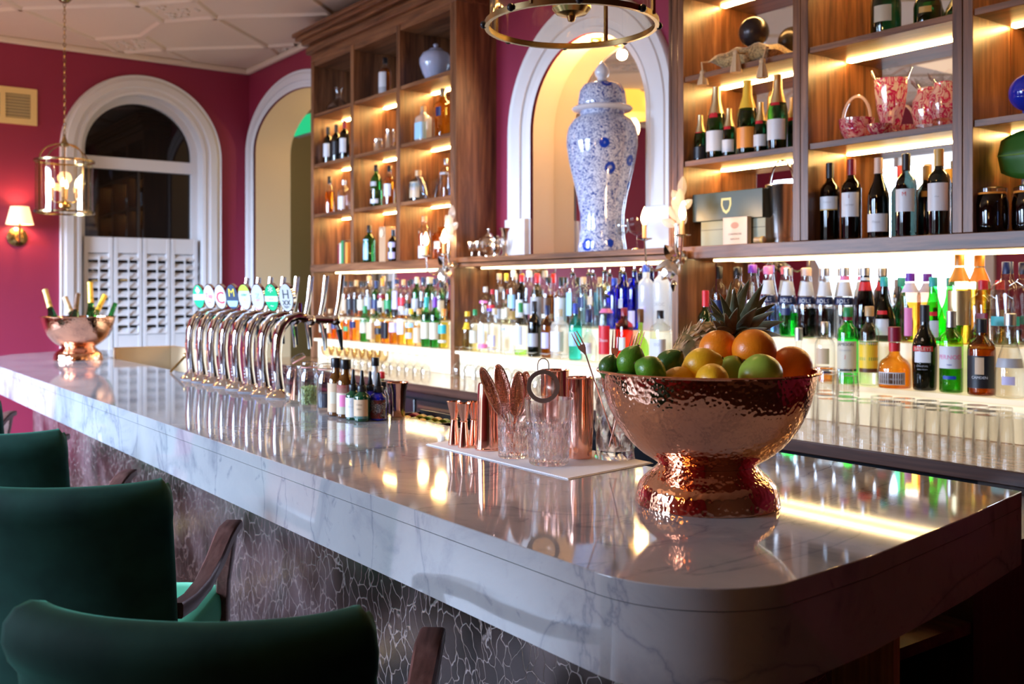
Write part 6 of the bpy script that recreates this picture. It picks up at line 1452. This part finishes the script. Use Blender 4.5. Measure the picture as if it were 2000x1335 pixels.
# ------------------------------------------------------------------ clip-top jars
def jar(px, py, r, h, lab, lid_open=False):
    q = at_z(px, py, ZB); t = thing('clip_top_jar', lab, 'jar', (q.x, q.y, zB))
    MB().lathe([(r * .9, 0), (r, .006), (r, h * .66), (r * .92, h * .78), (r * .78, h * .86), (r * .78, h * .94), (r * .84, h * .97), (r * .82, h), (r * .70, h), (r * .72, h * .88), (r * .88, h * .74), (r * .94, h * .6), (r * .93, .012), (.001, .01)], 32, caps=False).build('jar_body', thin((.93, .96, .95), 'clear jar glass', 1.0, edge=.72), t, 50)
    MB().lathe([(r * .80, h * .905), (r * .83, h * .91), (r * .80, h * .915)], 28, caps=False).build('wire_band', M['chrome'], t)
    li = MB().lathe([(r * .84, 0), (r * .86, .004), (r * .80, .014), (r * .4, .018), (.001, .018)], 28)
    mt = Matrix.Translation((0, 0, h + .001)) if not lid_open else Matrix.Translation((.010, .014, h + .020)) @ Matrix.Rotation(R(-30), 4, Vector((-SN, CS, 0)))
    li.xf(mt).build('glass_lid', thin((.93, .96, .95), 'x', 1.0), t, 50)
    se = MB().lathe([(r * .845, -.0035), (r * .85, -.0015), (r * .845, -.0005)], 28, caps=False).xf(mt).build('rubber_seal', P('pale pink rubber', (.75, .35, .3), .6), t)
    sd = -1
    MB().tube([(-r * .82 * CS, -r * .82 * SN, h * .91), (-r * 1.12 * CS, -r * 1.12 * SN, h * .95), (-r * 1.15 * CS, -r * 1.15 * SN, h * .80), (-r * 1.0 * CS, -r * 1.0 * SN, h * .78)], .0014, 6).build('wire_clip', M['chrome'], t)
    return t, q
j1, q1 = jar(574, 787, .031, .135, 'left clip-top jar with lid propped open and copper straws inside', True)
for k in range(5):
    tag(MB().tube([(q1.x - .012 + .006 * k, q1.y - .008 + .004 * (k % 3), zB + .012), (q1.x + .006 + .004 * k, q1.y + .008 - .003 * k, zB + .115 + .006 * (k % 3))], .0032, 10).build('copper_straw', cop, None), 'copper drinking straw in the open jar, %s from left' % ORD[k], 'straw', 'copper straws in the open jar')
j2, q2 = jar(604, 796, .033, .140, 'middle clip-top jar half filled with green cardamom pods')
random.seed(5); mb = MB()
for k in range(260):
    a = random.random() * 6.283; rr = .027 * math.sqrt(random.random()); z = .014 + .060 * random.random()
    mb.ball((q2.x + rr * math.cos(a), q2.y + rr * math.sin(a), zB + z), .0034, 6, sz=1.5)
o = mb.build('cardamom_pods', P('green cardamom', (.30, .36, .12), .6), None); tag(o, 'green cardamom pods filling the middle jar', 'spice'); o['kind'] = 'stuff'
j3, q3 = jar(638, 802, .033, .140, 'right clip-top jar half filled with dark berries')
MB().lathe([(.029, .0125), (.0292, .06), (.001, .062)], 28).build('dark_filling', P('dark blue juniper', (.012, .016, .04), .5, bump=(300, .8, .003)), j3, 50)
# ------------------------------------------------------------------ garnish tray behind the bar
q = at_y(835, 815, 1.70)
t = thing('garnish_tray', 'black garnish tray with cut fruit behind the bar, right of the copper cup', 'tray', (q.x, 1.70, 1.066))
MB().box(-.15, .15, -.068, .06, -.03, .0).box(-.15, .15, .06, .065, -.03, .03).box(-.15, -.145, -.068, .06, 0, .022).box(.145, .15, -.068, .06, 0, .022).box(-.15, .15, -.098, -.068, -.12, -.002).build('tray_body', M['rubber'], t)
random.seed(11)
secs = ((-.118, 'maroon', 'red fruit'), (-.071, 'yellow', 'lemon'), (-.024, 'green', 'lime'), (.024, 'yellow', 'lemon'), (.071, 'green', 'lime'), (.118, 'green', 'lime'))
for k, (x, c, n_) in enumerate(secs):
    for j in range(2):
        a = R(20 + 10 * j); w_ = MB()
        w_.add([(0, 0, 0)] + [(.022 * math.cos(R(b)), .012 * (1 if s else -1), .022 * math.sin(R(b))) for s in (0, 1) for b in range(0, 181, 20)], [(0, i + 1, i + 2) for i in range(9)] + [(0, i + 12, i + 11) for i in range(9)] + [(1 + i, 11 + i, 12 + i, 2 + i) for i in range(9)])
        w_.xf(Matrix.Translation((q.x + x, 1.66 + .06 * j, 1.0675)) @ Matrix.Rotation(a, 4, 'Z'))
        fc = {'maroon': (.4, .03, .04), 'yellow': (.85, .60, .06), 'green': (.25, .42, .05)}[c]
        tag(w_.build('fruit_wedge', P('cut ' + c + ' fruit', fc, .35), None, 20), '%s wedge in the %s row of the garnish tray, %s from left' % (n_, ('front', 'back')[j], ORD[k]), 'fruit', 'fruit wedges in the garnish tray')
# ------------------------------------------------------------------ beer taps
def badge(t, y0, z0, style):
    # oval lens facing the customer side
    a, h = .036, .056
    mt = Matrix.Translation((0, y0, z0)) @ Matrix.Rotation(R(100), 4, 'X') @ Matrix.Rotation(R(0), 4, 'Z')
    rot = Matrix.Rotation(R(24), 4, 'Z')
    def el(k, z, n=36): return [(a * k * math.cos(6.283185 * i / n), h * k * math.sin(6.283185 * i / n)) for i in range(n)]
    base = MB().prism(el(1.0, 0), -.010, .004); base.xf(rot @ mt); base.build('badge_rim', M['chrome'], t, 40)
    face_c = {'green': (.0, .42, .16), 'white': (.50, .51, .51), 'navy': (.03, .05, .10), 'lime': (.5, .53, .48)}[style[0]]
    fb = MB().prism(el(.93, 0), .0042, .0052).xf(rot @ mt).build('badge_face', P('badge face ' + style[0], face_c, .35), t, 40)
    def clip(y_0, y_1, z, c, k=.925):
        pts = [(a * k * math.cos(x), h * k * math.sin(x)) for x in [6.283185 * i / 60 for i in range(60)] if y_0 <= math.sin(x) * k <= y_1]
        if len(pts) > 2:
            pts.sort(key=lambda p_: math.atan2(p_[1] - (y_0 + y_1) / 2 * h, p_[0])); MB().prism(pts, z, z + .0004).xf(rot @ mt).build('badge_band', P('badge band %s' % c, C_[c], .35), t, 0)
    C_ = dict(white=(.8, .82, .82), red=(.65, .03, .06), green=(.02, .45, .15), lime=(.45, .75, .05), yellow=(.85, .65, .05), lblue=(.35, .55, .75), navy=(.03, .04, .09), pink=(.8, .4, .45), grey=(.06, .07, .08))
    for (y_0, y_1, c) in style[1]: clip(y_0, y_1, .0054, c)
    for (s_, sz, y_, c) in style[2]:
        text_mb(s_, sz, lambda x, yy: tuple((rot @ mt) @ Vector((x, yy + y_ * h, .0062))), .055).build('badge_lettering', P('badge band %s' % c, C_[c], .35), t, 0)
styles = [('green', [(-.35, .25, 'white')], [('♣', .03, .55, 'white')]), ('white', [], [('Tap', .03, .1, 'red'), ('~', .04, -.4, 'red')]), ('white', [], [('C', .075, -.05, 'red'), ('~', .05, -.55, 'pink')]),
          ('navy', [(-.75, -.2, 'lblue')], [('M', .05, .35, 'yellow')]), ('white', [(.45, .93, 'lime')], [('o', .03, -.1, 'yellow'), ('cider', .016, .2, 'green')]), ('white', [(-.93, -.7, 'pink')], [('z', .05, .2, 'lblue'), ('ale', .022, -.15, 'pink')]),
          ('green', [(-.30, .18, 'white')], [('*', .06, .42, 'white'), ('beer', .014, -.08, 'green'), ('~', .03, -.55, 'white')]), ('white', [], [('H', .05, .25, 'grey'), ('xx', .04, -.25, 'grey'), ('lager', .014, -.6, 'grey')])]
labs_ = ['green badge with white band, farthest tap', 'white badge with small red script, second from far end', 'white badge with red curl, third from far end', 'dark badge with pale blue foot, fourth from far end', 'white badge topped in lime green, fifth from far end',
         'plain white badge with pink foot, third from the jars', 'green badge with white band and star, second from the jars', 'white badge with black marks, tap nearest the jars']
for i in range(8):
    x = -4.50 + .1395 * i; y0 = 1.505
    t = thing('beer_tap', 'chrome swan-neck beer tap, ' + labs_[i], 'beer tap', (x, y0, zB), 0, 'row of chrome beer taps')
    MB().lathe([(.048, 0), (.050, .004), (.044, .012), (.030, .022), (.026, .032)], 32, caps=True).build('base_flange', M['chrome'], t, 50)
    for k in range(4): a = R(45 + 90 * k); MB().ball((.040 * math.cos(a), .040 * math.sin(a), .0125), .005, 8).build('bolt', M['brass'], t)
    path = [(0, 0, .03), (0, -.006, .09), (0, -.010, .16), (0, -.006, .22), (0, .010, .265), (0, .038, .295), (0, .075, .305), (0, .105, .300)]
    MB().sweep(path, [.034, .040, .044, .044, .042, .040, .036, .032], [.036, .030, .028, .030, .032, .032, .030, .028]).build('swan_neck', M['chrome'], t, 50)
    MB().tube([(0, .085, .300), (0, .085, .355)], .008, 10).build('badge_post', M['chrome'], t)
    MB().tube([(0, .09, .293), (0, .235, .285)], .013, 14).build('tap_body', M['chrome'], t)
    for yy in (.13, .235): MB().ball((0, yy, .287), .021, 16).build('joint', M['chrome'], t)
    MB().tube([(0, .237, .30), (0, .250, .36), (0, .262, .46)], [.0085, .0105, .0115], 14).build('handle', M['chrome'], t)
    MB().tube([(0, .175, .275), (0, .186, .21), (0, .19, .17)], [.0075, .0065, .006], 10).build('drip_tube', M['chrome'], t)
    MB().tube([(0, .24, .275), (0, .25, .25)], .010, 12).build('nozzle', M['chrome'], t)
    MB().tube([(0, .25, .25), (0, .262, .17)], [.0125, .005], 12).build('spout', M['rubber'], t)
    badge(t, .045, .375, styles[i])
# ------------------------------------------------------------------ green velvet bar armchairs
def armchair(label):
    t = thing('bar_armchair', label, 'chair', (0, 0, 0), 0, 'green velvet armchairs along the bar')
    # seat cushion
    mb = MB(); N = 20; vs = []
    def se(u, v, k): return (.245 * u, .25 * v)
    ring = []
    for i in range(40):
        a = 6.283185 * i / 40; ca, sa = math.cos(a), math.sin(a); q = 1 / (abs(ca) ** 6 + abs(sa) ** 6) ** (1 / 6); ring.append((ca * q, sa * q))
    for (k, z) in ((.92, .585), (.99, .592), (1.0, .61), (1.0, .645), (.985, .662), (.94, .672), (.7, .680), (.35, .684), (.02, .685)):
        for (a, b) in ring: vs.append((.243 * a * k, .045 + .26 * b * k, z - .02))
    fs = [(j * 40 + i, j * 40 + (i + 1) % 40, (j + 1) * 40 + (i + 1) % 40, (j + 1) * 40 + i) for j in range(8) for i in range(40)] + [tuple(range(40))[::-1], tuple(320 + i for i in range(40))]
    MB().add(vs, fs).build('seat', M['seat'], t, 60)
    # curved upholstered back
    prof = [(.034, .46), (.036, .60), (.034, .80), (.030, .95), (.030, 1.010), (.024, 1.037), (.008, 1.053), (-.014, 1.060), (-.038, 1.054), (-.056, 1.036), (-.062, 1.009), (-.056, .979), (-.044, .959), (-.040, .80), (-.038, .60), (-.034, .46)]
    vs = []; m = 36; q = len(prof)
    for i in range(m + 1):
        u = -1 + 2 * i / m; x = .238 * math.sin(u * 1.25) / math.sin(1.25); y = -.225 - .065 * (math.cos(u * 1.25) - math.cos(1.25)) / (1 - math.cos(1.25))
        ang = u * .75; nx, ny = -math.sin(ang) * .9, math.cos(ang)
        edge = 1.0 if 1 < i < m - 1 else (.82 if i in (1, m - 1) else .45)
        for (d, z) in prof:
            rec = -.10 * max(0, (z - .62)) ** 1.2 * 2.0
            zz = z if z < .9 else .9 + (z - .9) * (1 if edge == 1 else .9)
            dd = -.003 + (d + .003) * edge
            vs.append((x + nx * dd, y + ny * dd + rec, zz + .012 * u * u))
    fs = [(i * q + k, i * q + (k + 1) % q, (i + 1) * q + (k + 1) % q, (i + 1) * q + k) for i in range(m) for k in range(q)] + [tuple(range(q)), tuple(m * q + k for k in range(q))[::-1]]
    MB().add(vs, fs).build('backrest', M['velvet'], t, 70)
    for s in (-1, 1):
        arm = [(s * .240, -.235, .735), (s * .250, -.15, .732), (s * .255, -.05, .742), (s * .257, .06, .772), (s * .257, .15, .806), (s * .255, .21, .818), (s * .253, .29, .82)]
        MB().sweep(arm, [.035, .038, .042, .048, .052, .054, .050], [.038, .038, .036, .034, .032, .030, .026]).build('arm', M['wood_chair'], t, 40)
        post = [(s * .253, .245, .808), (s * .251, .225, .75), (s * .245, .205, .68), (s * .240, .215, .61), (s * .238, .225, .56)]
        MB().sweep(post, .034, [.046, .040, .040, .044, .044]).build('arm_post', M['wood_chair'], t, 40)
        MB().sweep([(s * .225, .225, .57), (s * .225, .232, .3), (s * .225, .24, 0.001)], [.042, .036, .028], [.042, .036, .028]).build('leg', M['wood_chair'], t, 40)
        MB().sweep([(s * .215, -.235, .57), (s * .22, -.27, .3), (s * .225, -.33, 0.001)], [.042, .036, .028], [.042, .036, .028]).build('leg', M['wood_chair'], t, 40)
        MB().sweep([(s * .222, .23, .24), (s * .222, -.28, .24)], .02, .03).build('stretcher', M['wood_chair'], t, 40)
    MB().box(-.225, .225, -.20, .285, .525, .564).build('seat_rail', M['wood_chair'], t, bevel=.004)
    MB().sweep([(-.21, .235, .30), (.21, .235, .30)], .03, .022, side=(0, 1, 0)).build('foot_rail', M['brass'], t, 40)
    return t
ch = armchair('green velvet armchair nearest the camera, its curved back filling the bottom left')
ch.location = (-1.623, .666, 0); ch.rotation_euler = (0, 0, R(50.7))
dup(ch, (-2.726, .696, 0), R(56), 'green velvet armchair second from the camera, light green seat showing')
dup(ch, (-3.754, .688, 0), R(56.6), 'green velvet armchair third from the camera, arm pointing at the bar')
dup(ch, (-4.90, .70, 0), R(55), 'green velvet armchair fourth from the camera, only its rail showing at the left edge')
dup(ch, (-6.00, .68, 0), R(60), 'farthest green velvet armchair, wooden arm tip showing at the left edge')
bpy.context.view_layer.update()
